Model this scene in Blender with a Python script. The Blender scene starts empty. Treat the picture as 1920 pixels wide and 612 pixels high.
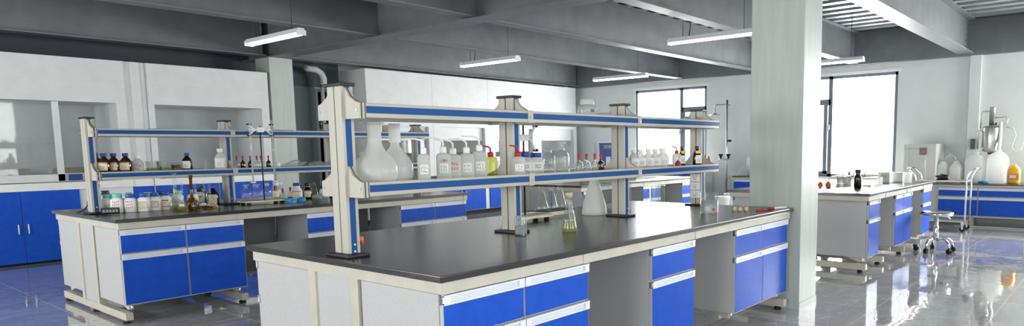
import bpy, bmesh, math, random
from mathutils import Vector, Matrix
random.seed(7)
SC = bpy.context.scene
COL = SC.collection
PI = math.pi

# ------------------------------------------------------------------ camera
F_PX, PX, PY = 1287.3, 1098.3, 423.05
YAW, PITCH, ROLL = 0.6725, 0.1114, -0.0131
cam = bpy.data.cameras.new('camera')
co = bpy.data.objects.new('camera', cam); COL.objects.link(co)
fw = Vector((math.cos(YAW)*math.cos(PITCH), math.sin(YAW)*math.cos(PITCH), -math.sin(PITCH)))
rt = fw.cross(Vector((0, 0, 1))).normalized(); up = rt.cross(fw)
r2 = rt*math.cos(ROLL) + up*math.sin(ROLL); u2 = -rt*math.sin(ROLL) + up*math.cos(ROLL)
m = Matrix((r2, u2, -fw)).transposed().to_4x4()
m.translation = Vector((-1.6107, -1.9674, 1.2366))
co.matrix_world = m
cam.sensor_fit = 'HORIZONTAL'; cam.sensor_width = 36
cam.lens = F_PX*36/1920
cam.shift_x = (960-PX)/1920; cam.shift_y = (PY-306)/1920
cam.clip_start = 0.05; cam.clip_end = 200
SC.camera = co

# ------------------------------------------------------------------ colour management, world, lights
vs = SC.view_settings
vs.view_transform = 'Standard'; vs.look = 'None'; vs.gamma = 1; vs.exposure = 1.1
vs.use_curve_mapping = False
w = bpy.data.worlds.new('world'); SC.world = w; w.use_nodes = True
nt = w.node_tree; bg = nt.nodes['Background']
bg.inputs['Color'].default_value = (0.95, 0.97, 1.0, 1); bg.inputs['Strength'].default_value = 1.6

def area(name, loc, rot, sx, sy, rad, col=(1.0, 0.975, 0.94)):
    l = bpy.data.lights.new(name, 'AREA'); l.shape = 'RECTANGLE'; l.size = sx; l.size_y = sy
    l.energy = rad*PI*sx*sy; l.color = col
    o = bpy.data.objects.new(name, l); COL.objects.link(o); o.location = loc; o.rotation_euler = rot
    return o
# daylight coming in through the windows, plus one added fill (each just outside its opening)
area('daylight_right_a', (11.05, 5.62, 1.68), (0, PI/2, 0), 1.55, 1.7, 17)
area('daylight_right_b', (11.05, 2.04, 1.565), (0, PI/2, 0), 1.78, 1.7, 17)
area('daylight_right_c', (11.05, -2.10, 1.68), (0, PI/2, 0), 1.55, 2.4, 17)
area('daylight_near_a', (-1.6, -4.35, 1.65), (PI/2, 0, 0), 2.4, 1.9, 2.2)
area('daylight_near_b', (1.9, -4.35, 1.65), (PI/2, 0, 0), 2.4, 1.9, 3.2)
area('fill_near_c', (9.9, -4.35, 1.65), (PI/2, 0, 0), 1.0, 1.9, 20)  # added fill at an unseen opening, brightens the right-hand benches and wall
area('daylight_left_a', (-4.85, 4.6, 1.6), (0, -PI/2, 0), 1.7, 2.6, 8)
area('daylight_left_b', (-4.85, -0.4, 1.6), (0, -PI/2, 0), 1.7, 2.6, 4.5)

# ------------------------------------------------------------------ materials
M = {}
def mat(name, col=(.8, .8, .8), rough=.5, metal=0, spec=.5, coat=0, emit=0, trans=0, ior=1.45, alpha=1):
    if name in M: return M[name]
    mt = bpy.data.materials.new(name); mt.use_nodes = True
    b = mt.node_tree.nodes['Principled BSDF']
    b.inputs['Base Color'].default_value = (*col, 1); b.inputs['Roughness'].default_value = rough
    b.inputs['Metallic'].default_value = metal
    b.inputs['Specular IOR Level'].default_value = spec
    b.inputs['Coat Weight'].default_value = coat
    b.inputs['Transmission Weight'].default_value = trans; b.inputs['IOR'].default_value = ior
    b.inputs['Alpha'].default_value = alpha
    if emit:
        b.inputs['Emission Color'].default_value = (*col, 1); b.inputs['Emission Strength'].default_value = emit
    M[name] = mt
    return mt
def noisy(name, c1, c2, scale=8, rough=.5, r2=None, metal=0, spec=.5, bump=0, detail=4, stretch=(1, 1, 1), lo=.35, hi=.65):
    mt = mat(name, c1, rough, metal, spec); n = mt.node_tree.nodes; l = mt.node_tree.links
    b = n['Principled BSDF']
    tc = n.new('ShaderNodeTexCoord'); mp = n.new('ShaderNodeMapping'); mp.inputs['Scale'].default_value = stretch
    nz = n.new('ShaderNodeTexNoise'); nz.inputs['Scale'].default_value = scale; nz.inputs['Detail'].default_value = detail
    cr = n.new('ShaderNodeValToRGB'); cr.color_ramp.elements[0].color = (*c1, 1); cr.color_ramp.elements[1].color = (*c2, 1)
    cr.color_ramp.elements[0].position = lo; cr.color_ramp.elements[1].position = hi
    l.new(tc.outputs['Object'], mp.inputs[0]); l.new(mp.outputs[0], nz.inputs['Vector'])
    l.new(nz.outputs['Fac'], cr.inputs[0]); l.new(cr.outputs[0], b.inputs['Base Color'])
    if r2 is not None:
        mr = n.new('ShaderNodeMapRange'); mr.inputs[3].default_value = rough; mr.inputs[4].default_value = r2
        l.new(nz.outputs['Fac'], mr.inputs[0]); l.new(mr.outputs[0], b.inputs['Roughness'])
    if bump:
        bp = n.new('ShaderNodeBump'); bp.inputs['Strength'].default_value = bump; bp.inputs['Distance'].default_value = .01
        l.new(nz.outputs['Fac'], bp.inputs['Height']); l.new(bp.outputs[0], b.inputs['Normal'])
    return mt
def glass(name, tint=(.93, .96, .95), refl=1.0, haze=0.0, hazecol=(.9, .9, .9)):
    """thin clear glass: see-through with a Fresnel reflection"""
    mt = bpy.data.materials.new(name); mt.use_nodes = True; n = mt.node_tree.nodes; l = mt.node_tree.links
    n.clear()
    out = n.new('ShaderNodeOutputMaterial'); tr = n.new('ShaderNodeBsdfTransparent'); tr.inputs[0].default_value = (*tint, 1)
    gl = n.new('ShaderNodeBsdfGlossy'); gl.inputs['Roughness'].default_value = .03
    lw = n.new('ShaderNodeFresnel'); ge = n.new('ShaderNodeNewGeometry'); mr = n.new('ShaderNodeMapRange')
    mr.inputs[3].default_value = 1.5; mr.inputs[4].default_value = 1/1.5          # same reflection on both sides of the thin sheet
    l.new(ge.outputs['Backfacing'], mr.inputs[0]); l.new(mr.outputs[0], lw.inputs['IOR'])
    mx = n.new('ShaderNodeMixShader'); l.new(lw.outputs[0], mx.inputs[0]); l.new(tr.outputs[0], mx.inputs[1]); l.new(gl.outputs[0], mx.inputs[2])
    last = mx
    if haze:
        df = n.new('ShaderNodeBsdfDiffuse'); df.inputs[0].default_value = (*hazecol, 1)
        tl = n.new('ShaderNodeBsdfTranslucent'); tl.inputs[0].default_value = (*hazecol, 1)
        m3 = n.new('ShaderNodeMixShader'); m3.inputs[0].default_value = .5; l.new(df.outputs[0], m3.inputs[1]); l.new(tl.outputs[0], m3.inputs[2])
        m2 = n.new('ShaderNodeMixShader'); m2.inputs[0].default_value = haze
        l.new(mx.outputs[0], m2.inputs[1]); l.new(m3.outputs[0], m2.inputs[2]); last = m2
    l.new(last.outputs[0], out.inputs[0]); M[name] = mt
    return mt

noisy('epoxy_black', (.0125, .0125, .0125), (.021, .021, .021), 60, .21, .27, spec=1.0)
M['epoxy_black'].node_tree.nodes['Principled BSDF'].inputs['Coat Weight'].default_value = .15
M['epoxy_black'].node_tree.nodes['Principled BSDF'].inputs['Coat Roughness'].default_value = .22
noisy('blue_laminate', (.010, .078, .49), (.013, .090, .56), 14, .38, .44, spec=.20)
noisy('grey_laminate', (.48, .48, .495), (.52, .52, .53), 90, .42, .5, spec=.45)
noisy('knee_panel', (.20, .20, .21), (.23, .23, .24), 80, .5, .56, spec=.4)
noisy('cream_steel', (.53, .50, .43), (.57, .54, .465), 12, .34, .42)
mat('white_trim', (.80, .82, .86), .25); mat('trim_groove', (.66, .70, .79), .35)
mat('cream_alu', (.49, .465, .41), .40); mat('groove_dark', (.10, .10, .10), .6)
mat('blue_strip', (.006, .075, .27), .5, spec=.25)
mat('black_plastic', (.012, .012, .013), .4); mat('black_rubber', (.01, .01, .01), .7)
mat('chrome', (.78, .78, .80), .12, 1); mat('steel', (.55, .54, .52), .28, 1); mat('worn_steel', (.45, .43, .40), .38, 1)
mat('screw', (.55, .50, .38), .3, 1)
noisy('wall_paint', (.66, .70, .695), (.70, .735, .73), 3, .7, .75)
noisy('hood_white', (.64, .66, .67), (.69, .71, .72), 5, .45, .5)
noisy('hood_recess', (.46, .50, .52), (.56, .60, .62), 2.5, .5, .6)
noisy('counter_white', (.80, .80, .80), (.84, .84, .84), 10, .3, .35)
noisy('steel_paint', (.14, .152, .165), (.175, .187, .20), 4, .48, .56)
noisy('deck_metal', (.26, .28, .29), (.33, .35, .36), 6, .42, .5, metal=.3)
noisy('column_paint', (.43, .47, .445), (.48, .52, .495), 3, .4, .46, stretch=(6, 6, .6))
mat('white_plastic', (.82, .82, .81), .4); mat('cap_green', (.20, .62, .46), .45); mat('cap_blue', (.015, .04, .30), .4)
mat('cap_royal', (.02, .09, .42), .4); mat('cap_navy', (.02, .02, .12), .4)
mat('label_white', (.78, .78, .75), .6); mat('label_cream', (.80, .74, .50), .6); mat('label_grey', (.62, .62, .57), .6)
mat('label_tan', (.60, .48, .27), .6); mat('label_red', (.62, .03, .02), .55); mat('label_blue', (.03, .30, .60), .55)
mat('ink_red', (.55, .03, .05), .6); mat('ink_black', (.03, .03, .04), .6); mat('ink_orange', (.75, .25, .05), .6)
mat('amber', (.035, .010, .004), .06, spec=.7, coat=.6); glass('amber_light', (.50, .30, .07), haze=.18, hazecol=(.30, .15, .03))
mat('dark_brown', (.012, .008, .007), .12, spec=.6, coat=.4)
glass('clear_glass', haze=.05); glass('window_glass', (.97, .985, .98)); glass('frosted_glass', (.9, .93, .92), haze=.45, hazecol=(.82, .85, .85))
glass('milky_plastic', (.92, .92, .90), haze=.72, hazecol=(.90, .90, .88)); glass('sash_glass', (.95, .96, .95), haze=.10)
glass('jug_plastic', (.9, .9, .88), haze=.97, hazecol=(.96, .97, .96)); glass('shelf_glass', (.82, .88, .86), haze=.25, hazecol=(.55, .6, .6))
glass('yellow_liquid', (.80, .80, .42), haze=.15, hazecol=(.62, .62, .26)); glass('green_liquid', (.80, .82, .36), haze=.22, hazecol=(.66, .70, .16))
glass('brown_liquid', (.50, .27, .08), haze=.2, hazecol=(.4, .2, .05)); glass('pale_liquid', (.93, .95, .93), haze=.30)
glass('film_wrap', (.88, .9, .89), haze=.35, hazecol=(.8, .83, .82))
mat('rubber_red', (.45, .02, .02), .45); mat('rubber_orange', (.58, .13, .05), .5); mat('orange_plug', (.75, .16, .03), .4)
noisy('wood_pale', (.62, .43, .22), (.72, .54, .31), 9, .5, .6, stretch=(1, 6, 6)); noisy('wood_board', (.62, .55, .42), (.75, .70, .58), 12, .5, .6, stretch=(1, 8, 8))
noisy('cork', (.50, .38, .22), (.68, .58, .40), 70, .8, .9)
noisy('glove_blue', (.02, .28, .70), (.06, .42, .85), 30, .45, .5); mat('towel_blue', (.03, .33, .62), .8)
mat('lamp_white', (.80, .82, .84), .35); mat('tube_on', (1, .98, .95), .4, emit=3.2)
mat('lcd', (.08, .12, .09), .2); mat('key_grey', (.45, .47, .48), .5)
mat('oven_body', (.60, .60, .57), .45); mat('oven_dark', (.03, .035, .05), .25); mat('panel_red', (.55, .02, .02), .4, emit=.4)
mat('instrument_blue', (.015, .06, .30), .35); mat('instrument_white', (.78, .79, .80), .4)
mat('jug_yellow', (.80, .42, .03), .38); mat('cap_yellow', (.78, .62, .18), .4)
mat('dark_wall', (.10, .12, .13), .6); mat('dark_frame', (.17, .20, .24), .45); mat('hole_black', (.006, .007, .009), .8); mat('dark_and_shade', (.035, .045, .06), .5)
mat('slab_brown', (.23, .20, .17), .8); mat('white_ceramic', (.84, .84, .84), .2); mat('red_pen', (.60, .02, .02), .35)
mat('jade_plastic', (.2, .5, .42), .5); mat('yellow_tag', (.8, .62, .03), .5); mat('cable_white', (.72, .72, .7), .5)
noisy('black_bag', (.008, .008, .009), (.03, .03, .035), 25, .3, .45, bump=.5)

def floor_material():
    mt = mat('floor_tile', (.3, .3, .31), .07, spec=.9); n = mt.node_tree.nodes; l = mt.node_tree.links; b = n['Principled BSDF']
    tc = n.new('ShaderNodeTexCoord')
    mp = n.new('ShaderNodeMapping'); mp.inputs['Scale'].default_value = (.9, 2.0, 1); mp.inputs['Rotation'].default_value = (0, 0, .5)
    nz = n.new('ShaderNodeTexNoise'); nz.inputs['Scale'].default_value = 2.6; nz.inputs['Detail'].default_value = 9; nz.inputs['Distortion'].default_value = 1.4
    nz.inputs['Roughness'].default_value = .62
    cr = n.new('ShaderNodeValToRGB'); e = cr.color_ramp.elements
    e[0].position = .34; e[0].color = (.40, .40, .42, 1); e[1].position = .60; e[1].color = (.50, .50, .52, 1)
    e2 = e.new(.70); e2.color = (.70, .70, .72, 1)
    l.new(tc.outputs['Object'], mp.inputs[0]); l.new(mp.outputs[0], nz.inputs['Vector']); l.new(nz.outputs['Fac'], cr.inputs[0])
    # tile joints every 0.75 m
    sp = n.new('ShaderNodeSeparateXYZ'); l.new(tc.outputs['Object'], sp.inputs[0])
    def joint(out, off):
        a = n.new('ShaderNodeMath'); a.operation = 'ADD'; a.inputs[1].default_value = off; l.new(out, a.inputs[0])
        d = n.new('ShaderNodeMath'); d.operation = 'DIVIDE'; d.inputs[1].default_value = .75; l.new(a.outputs[0], d.inputs[0])
        f = n.new('ShaderNodeMath'); f.operation = 'FRACT'; l.new(d.outputs[0], f.inputs[0])
        s = n.new('ShaderNodeMath'); s.operation = 'LESS_THAN'; s.inputs[1].default_value = .011; l.new(f.outputs[0], s.inputs[0])
        return s.outputs[0]
    mxm = n.new('ShaderNodeMath'); mxm.operation = 'MAXIMUM'
    l.new(joint(sp.outputs[0], 15.0), mxm.inputs[0]); l.new(joint(sp.outputs[1], 15.5), mxm.inputs[1])
    mix = n.new('ShaderNodeMixRGB'); mix.inputs[2].default_value = (.86, .84, .78, 1)
    l.new(mxm.outputs[0], mix.inputs[0]); l.new(cr.outputs[0], mix.inputs[1]); l.new(mix.outputs[0], b.inputs['Base Color'])
    n3 = n.new('ShaderNodeTexNoise'); n3.inputs['Scale'].default_value = 1.7; n3.inputs['Detail'].default_value = 6; n3.inputs['Distortion'].default_value = 3.5
    l.new(mp.outputs[0], n3.inputs['Vector'])
    ve = n.new('ShaderNodeValToRGB'); v = ve.color_ramp.elements; v[0].position = .485; v[0].color = (0, 0, 0, 1); v[1].position = .515; v[1].color = (0, 0, 0, 1)
    v2 = v.new(.50); v2.color = (.6, .6, .6, 1); l.new(n3.outputs['Fac'], ve.inputs[0])
    mx2 = n.new('ShaderNodeMixRGB'); mx2.inputs[2].default_value = (.72, .72, .73, 1)
    l.new(ve.outputs[0], mx2.inputs[0]); l.new(mix.outputs[0], mx2.inputs[1]); l.new(mx2.outputs[0], b.inputs['Base Color'])
    rr = n.new('ShaderNodeMapRange'); rr.inputs[1].default_value = .4; rr.inputs[2].default_value = .75; rr.inputs[3].default_value = .035; rr.inputs[4].default_value = .16
    l.new(nz.outputs['Fac'], rr.inputs[0]); l.new(rr.outputs[0], b.inputs['Roughness'])
    b.inputs['Coat Weight'].default_value = .6; b.inputs['Coat Roughness'].default_value = .02; b.inputs['Coat IOR'].default_value = 1.7
    n2 = n.new('ShaderNodeTexNoise'); n2.inputs['Scale'].default_value = 3.2; n2.inputs['Detail'].default_value = 2
    l.new(tc.outputs['Object'], n2.inputs['Vector'])
    bp = n.new('ShaderNodeBump'); bp.inputs['Strength'].default_value = .10; bp.inputs['Distance'].default_value = .02
    l.new(n2.outputs['Fac'], bp.inputs['Height']); l.new(bp.outputs[0], b.inputs['Normal']); l.new(bp.outputs[0], b.inputs['Coat Normal'])
    return mt
floor_material()

# ------------------------------------------------------------------ mesh helpers
class MB:
    """collects shapes with their materials; build() links them as one mesh object"""
    def __init__(s): s.bm = bmesh.new(); s.mats = []
    def mi(s, mname):
        if mname not in s.mats: s.mats.append(mname)
        return s.mats.index(mname)
    def _fin(s, faces, mname, smooth):
        i = s.mi(mname)
        for f in faces: f.material_index = i; f.smooth = smooth
    def box(s, x0, x1, y0, y1, z0, z1, m='white_plastic', bev=0, rot=None, piv=None):
        ps = [(x, y, z) for x in (x0, x1) for y in (y0, y1) for z in (z0, z1)]
        vs_ = [s.bm.verts.new(p) for p in ps]
        idx = [(0, 1, 3, 2), (4, 6, 7, 5), (0, 4, 5, 1), (2, 3, 7, 6), (0, 2, 6, 4), (1, 5, 7, 3)]
        fs = [s.bm.faces.new([vs_[i] for i in q]) for q in idx]
        s._fin(fs, m, False)
        if bev:
            ed = list({e for f in fs for e in f.edges})
            r = bmesh.ops.bevel(s.bm, geom=ed, offset=bev, segments=2, affect='EDGES', profile=.6)
            i = s.mi(m)
            for f in r['faces']: f.material_index = i
            vs_ = list({v for f in r['faces'] for v in f.verts} | {v for v in vs_ if v.is_valid})
        if rot is not None:
            bmesh.ops.transform(s.bm, matrix=Matrix.Translation(piv) @ rot @ Matrix.Translation(-Vector(piv)), verts=vs_)
        return s
    def loft(s, secs, m, n=20, cap0=True, cap1=True, smooth=True):
        """secs: (rx, ry, z[, power[, cx, cy]]) rings joined bottom to top"""
        rings = []
        for q in secs:
            rx, ry, z = q[:3]; pw = q[3] if len(q) > 3 else 2; cx = q[4] if len(q) > 4 else 0; cy = q[5] if len(q) > 5 else 0
            ring = []
            for i in range(n):
                a = 2*PI*(i+.5)/n; c, d = math.cos(a), math.sin(a)
                ring.append(s.bm.verts.new((cx+rx*math.copysign(abs(c)**(2/pw), c), cy+ry*math.copysign(abs(d)**(2/pw), d), z)))
            rings.append(ring)
        fs = []
        for a, b in zip(rings, rings[1:]):
            for i in range(n): fs.append(s.bm.faces.new((a[i], a[(i+1) % n], b[(i+1) % n], b[i])))
        s._fin(fs, m, smooth)
        cs = []
        if cap0: cs.append(s.bm.faces.new(rings[0][::-1]))
        if cap1: cs.append(s.bm.faces.new(rings[-1]))
        s._fin(cs, m, False)
        return s
    def lathe(s, prof, m, n=20, cx=0, cy=0, cap0=True, cap1=True):
        return s.loft([(r, r, z, 2, cx, cy) for r, z in prof], m, n, cap0, cap1)
    def tube(s, pts, r, m, n=8, cap=True):
        pts = [Vector(p) for p in pts]; rings = []; rr = r if isinstance(r, (list, tuple)) else [r]*len(pts)
        t = (pts[1]-pts[0]).normalized(); a = Vector((0, 0, 1)) if abs(t.z) < .9 else Vector((1, 0, 0)); nrm = t.cross(a).normalized()
        for i, p in enumerate(pts):
            if i == 0: t = pts[1]-p
            elif i == len(pts)-1: t = p-pts[-2]
            else: t = (pts[i+1]-p).normalized()+(p-pts[i-1]).normalized()
            t.normalize(); nrm = (nrm-t*nrm.dot(t)).normalized(); b = t.cross(nrm)
            rings.append([s.bm.verts.new(p+(nrm*math.cos(2*PI*k/n)+b*math.sin(2*PI*k/n))*rr[i]) for k in range(n)])
        fs = [s.bm.faces.new((a[i], a[(i+1) % n], b[(i+1) % n], b[i])) for a, b in zip(rings, rings[1:]) for i in range(n)]
        s._fin(fs, m, True)
        if cap: s._fin([s.bm.faces.new(rings[0][::-1]), s.bm.faces.new(rings[-1])], m, False)
        return s
    def prism(s, poly, ax, lo, hi, m, bev=0):
        """poly: 2-D outline in the two other axes, extruded along ax"""
        def P(q, v): return {'x': (v, q[0], q[1]), 'y': (q[0], v, q[1]), 'z': (q[0], q[1], v)}[ax]
        a = [s.bm.verts.new(P(q, lo)) for q in poly]; b = [s.bm.verts.new(P(q, hi)) for q in poly]; k = len(poly)
        fs = [s.bm.faces.new(a), s.bm.faces.new(b[::-1])]+[s.bm.faces.new((a[i], b[i], b[(i+1) % k], a[(i+1) % k])) for i in range(k)]
        s._fin(fs, m, False)
        if bev:
            ed = list({e for f in fs for e in f.edges}); r = bmesh.ops.bevel(s.bm, geom=ed, offset=bev, segments=2, affect='EDGES')
            i = s.mi(m)
            for f in r['faces']: f.material_index = i
        return s
    def quad(s, ps, m):
        s._fin([s.bm.faces.new([s.bm.verts.new(p) for p in ps])], m, False); return s
    def strokes(s, x0, z0, w_, h_, y, m, rows=2, cols=4, t=.0016, seed=1):
        """short pen strokes of handwriting or print on a label facing -y"""
        rnd = random.Random(seed); cw = w_/cols; rh = h_/rows
        for r in range(rows):
            for c in range(cols):
                for k in range(2):
                    ax = x0+cw*(c+rnd.uniform(.1, .4)); az = z0+rh*(r+rnd.uniform(.15, .5))
                    if k: s.box(ax, ax+cw*.5, y-.0006, y, az, az+t, m)
                    else: s.box(ax, ax+t, y-.0006, y, az, az+rh*.5, m)
        return s
    def build(s, name, parent=None, loc=None, rz=0):
        bmesh.ops.recalc_face_normals(s.bm, faces=s.bm.faces)
        me = bpy.data.meshes.new(name); s.bm.to_mesh(me); s.bm.free()
        for k in s.mats: me.materials.append(M[k])
        o = bpy.data.objects.new(name, me); COL.objects.link(o)
        if parent is not None: o.parent = parent
        if loc is not None: o.location = loc
        o.rotation_euler = (0, 0, rz)
        return o
def tag(o, label, cat, group=None):
    o['label'] = label; o['category'] = cat
    if group: o['group'] = group
    return o
def thing(name, label, cat, loc=(0, 0, 0), rz=0, group=None):
    o = bpy.data.objects.new(name, None); COL.objects.link(o); o.empty_display_size = .05
    o.location = loc; o.rotation_euler = (0, 0, rz)
    return tag(o, label, cat, group)
def struct(o, label=None):
    o['kind'] = 'structure'
    if label: o['label'] = label
    return o
def copy_tree(o, parent=None):
    c = o.copy(); COL.objects.link(c); c.parent = parent
    for ch in list(o.children): copy_tree(ch, c)
    return c
def dup(o, loc, rz=None, label=None, group=None, scale=None):
    c = copy_tree(o); c.location = loc
    if rz is not None: c.rotation_euler = (0, 0, rz)
    if label: c['label'] = label
    if group: c['group'] = group
    if scale: c.scale = (scale, scale, scale) if not isinstance(scale, tuple) else scale
    return c
def words(txt, size, m, parent, loc, rz=0, name='lettering'):
    """real lettering turned into a mesh, facing -y"""
    cu = bpy.data.curves.new(name, 'FONT'); cu.body = txt; cu.size = size; cu.align_x = 'CENTER'; cu.extrude = .0004
    t = bpy.data.objects.new(name, cu); COL.objects.link(t)
    bpy.context.view_layer.update()
    me = bpy.data.meshes.new_from_object(t.evaluated_get(bpy.context.evaluated_depsgraph_get()))
    bpy.data.objects.remove(t); me.materials.clear(); me.materials.append(M[m])
    o = bpy.data.objects.new(name, me); COL.objects.link(o); o.parent = parent
    o.location = loc; o.rotation_euler = (PI/2, 0, rz)
    return o

# ------------------------------------------------------------------ room
XW, YW, X0, Y0, ZC = 10.75, 8.65, -4.5, -4.0, 3.14
GB = 2.62                     # underside of the steel beams
struct(MB().box(X0-.2, XW+.2, Y0-.2, YW+.2, -.1, 0, 'floor_tile').build('floor'))
def wall_with_holes(name, axis, c0, c1, lo, hi, holes, m='wall_paint'):
    b = MB()
    def put(a0, a1, z0, z1):
        if a1-a0 < 1e-4 or z1-z0 < 1e-4: return
        if axis == 'x': b.box(c0, c1, a0, a1, z0, z1, m)
        else: b.box(a0, a1, c0, c1, z0, z1, m)
    cur = lo
    for (a0, a1, z0, z1) in sorted(holes):
        put(cur, a0, 0, ZC); put(a0, a1, 0, z0); put(a0, a1, z1, ZC); cur = a1
    put(cur, hi, 0, ZC)
    return struct(b.build(name))
W1 = (4.76, 6.47, .80, 2.45); W2 = (1.18, 2.90, .68, 2.45); W3 = (-3.30, -.88, .80, 2.45)
wall_with_holes('wall_right', 'x', XW, XW+.2, Y0, YW, [W1, W2, W3])
wall_with_holes('wall_far', 'y', YW, YW+.2, X0, XW, [(4.60, 5.03, 0, 2.28)])
NW = [(-2.8, -.4, .7, 2.6), (.7, 3.1, .7, 2.6), (9.4, 10.4, .7, 2.6)]; LW = [(-1.7, .9, .75, 2.45), (3.3, 5.9, .75, 2.45)]  # last near-wall window is unseen, added for the fill light
wall_with_holes('wall_near', 'y', Y0-.2, Y0, X0, XW, NW)
wall_with_holes('wall_left', 'x', X0-.2, X0, Y0, YW, LW)
# dark passage beyond the open doorway in the far wall
struct(MB().box(4.3, 5.4, YW+1.0, YW+1.05, 0, 2.6, 'dark_and_shade').box(4.25, 4.3, YW+.2, YW+1.05, 0, 2.6, 'dark_and_shade')
       .box(5.4, 5.45, YW+.2, YW+1.05, 0, 2.6, 'dark_and_shade').box(4.25, 5.45, YW+.2, YW+1.05, 2.6, 2.65, 'dark_and_shade')
       .box(4.25, 5.45, YW+.2, YW+1.05, -.1, 0, 'dark_and_shade').build('passage'))
d = MB()
for x0, x1, z0, z1 in ((4.60, 4.65, 0, 2.28), (4.98, 5.03, 0, 2.28), (4.65, 4.98, 2.23, 2.28)): d.box(x0, x1, YW-.02, YW+.2, z0, z1, 'dark_frame')
struct(d.build('door_1'))

def window_right(name, y0, y1, z0, z1, ym, zt, narrow_low):
    """frame with a wide fixed pane and a narrow side with a transom; glass is a child"""
    f = MB(); t = .05
    f.box(XW+.02, XW+.12, y0, y1, z1-t, z1, 'dark_frame').box(XW+.02, XW+.12, y0, y1, z0, z0+t, 'dark_frame')
    f.box(XW+.02, XW+.12, y0, y0+t, z0, z1, 'dark_frame').box(XW+.02, XW+.12, y1-t, y1, z0, z1, 'dark_frame')
    f.box(XW+.02, XW+.12, ym-.035, ym+.035, z0, z1, 'dark_frame')
    n0, n1 = (y0, ym) if narrow_low else (ym, y1)
    f.box(XW+.02, XW+.12, n0, n1, zt-.05, zt+.05, 'dark_frame')
    # opening casement below the transom
    f.box(XW+.0, XW+.06, n0+t, n0+t+.06, z0+t, zt-.05, 'dark_frame').box(XW+.0, XW+.06, n1-.035-.06, n1-.035, z0+t, zt-.05, 'dark_frame')
    f.box(XW+.0, XW+.06, n0+t, n1-.035, z0+t, z0+t+.05, 'dark_frame')
    # white reveal and sill board
    f.box(XW-.03, XW+.14, y0-.06, y1+.06, z0-.04, z0, 'counter_white'); f.box(XW-.012, XW+.02, y0-.05, y1+.05, z1, z1+.05, 'counter_white')
    o = struct(f.build(name))
    MB().box(XW+.07, XW+.076, y0+.02, y1-.02, z0+.02, z1-.02, 'window_glass').build('window_pane', o)
    MB().box(XW-.05, XW, ym+(.0 if not narrow_low else -.02), ym+.02+(.0 if not narrow_low else -.02), 1.52, 1.60, 'dark_frame').tube([(XW-.04, ym+.01, 1.58), (XW-.05, ym+.01, 1.47)], .009, 'dark_frame').build('window_handle', o)
window_right('window_1', *W1, 5.34, 2.0, True)
window_right('window_2', *W2, 2.30, 2.0, False)
window_right('window_3', *W3, -1.60, 2.0, False)
for i, (a0, a1, z0, z1) in enumerate(NW):
    f = MB()
    for q in ((a0, a1, z0, z0+.05), (a0, a1, z1-.05, z1), (a0, a0+.05, z0, z1), (a1-.05, a1, z0, z1), ((a0+a1)/2-.03, (a0+a1)/2+.03, z0, z1)):
        f.box(q[0], q[1], Y0-.12, Y0-.04, q[2], q[3], 'dark_frame')
    o = struct(f.build('window_%d' % (8+i))); MB().box(a0+.02, a1-.02, Y0-.085, Y0-.079, z0+.02, z1-.02, 'window_glass').build('window_pane', o)
for i, (a0, a1, z0, z1) in enumerate(LW):
    f = MB()
    for q in ((a0, a1, z0, z0+.05), (a0, a1, z1-.05, z1), (a0, a0+.05, z0, z1), (a1-.05, a1, z0, z1), ((a0+a1)/2-.03, (a0+a1)/2+.03, z0, z1)):
        f.box(X0-.12, X0-.04, q[0], q[1], q[2], q[3], 'dark_frame')
    o = struct(f.build('window_%d' % (4+i))); MB().box(X0-.085, X0-.079, a0+.02, a1-.02, z0+.02, z1-.02, 'window_glass').build('window_pane', o)

# corrugated steel deck ceiling: trapezoid ribs running across the room
def deck():
    b = MB(); pitch = .345; x = X0-.2; top, bot = ZC+.075, ZC; pts = []
    while x < XW+.2:
        pts += [(x, top), (x+.13, top), (x+.165, bot), (x+.31, bot)]; x += pitch
    pts = [p for p in pts if p[0] <= XW+.2]
    va = [b.bm.verts.new((p[0], Y0-.2, p[1])) for p in pts]; vb = [b.bm.verts.new((p[0], YW+.2, p[1])) for p in pts]
    fs = [b.bm.faces.new((va[i], va[i+1], vb[i+1], vb[i])) for i in range(len(pts)-1)]
    b._fin(fs, 'deck_metal', False)
    b.box(X0-.2, XW+.2, Y0-.2, YW+.2, ZC+.075, ZC+.2, 'deck_metal')
    return b.build('ceiling')
struct(deck())

def ibeam_x(b, x0, x1, y, zb, h, w_, m='steel_paint', t=.014):
    b.box(x0, x1, y-w_/2, y+w_/2, zb, zb+t, m).box(x0, x1, y-w_/2, y+w_/2, zb+h-t, zb+h, m).box(x0, x1, y-.006, y+.006, zb+t, zb+h-t, m)
def ibeam_y(b, y0, y1, x, zb, h, w_, m='steel_paint', t=.014):
    b.box(x-w_/2, x+w_/2, y0, y1, zb, zb+t, m).box(x-w_/2, x+w_/2, y0, y1, zb+h-t, zb+h, m).box(x-.006, x+.006, y0, y1, zb+t, zb+h-t, m)
BH = ZC-GB
def beam(label, fn, *a):
    b = MB(); fn(b, *a); o = struct(b.build('ceiling_beam'), label); return o
XG = 3.55
beam('steel girder crossing the ceiling from column to column', ibeam_y, Y0, YW, XG, GB-.02, BH+.02, .24)
for y, lb in ((1.87, 'nearest secondary ceiling beam'), (3.58, 'middle secondary ceiling beam'), (5.33, 'secondary ceiling beam over the far bench row')):
    beam(lb, ibeam_x, XG+.01, XW, y, GB, BH, .17); beam(lb+', left bay', ibeam_x, X0, XG-.01, y, GB, BH, .17)
for y, lb in ((.16, 'deep girder in line with the front column'), (7.95, 'girder in front of the fume hoods')):
    for x0, x1 in ((X0, XG-.13), (XG+.13, XW-.2)):
        o = beam(lb, ibeam_x, x0, x1, y, GB, BH, .22)
        b = MB()
        for k in range(5):
            for s in (-1, 1): b.box(x1-.10, x1-.06, y+s*.012-.008, y+s*.012+.008, GB+.08+k*.09, GB+.11+k*.09, 'steel_paint')
        b.build('bolt_row', o)
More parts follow.
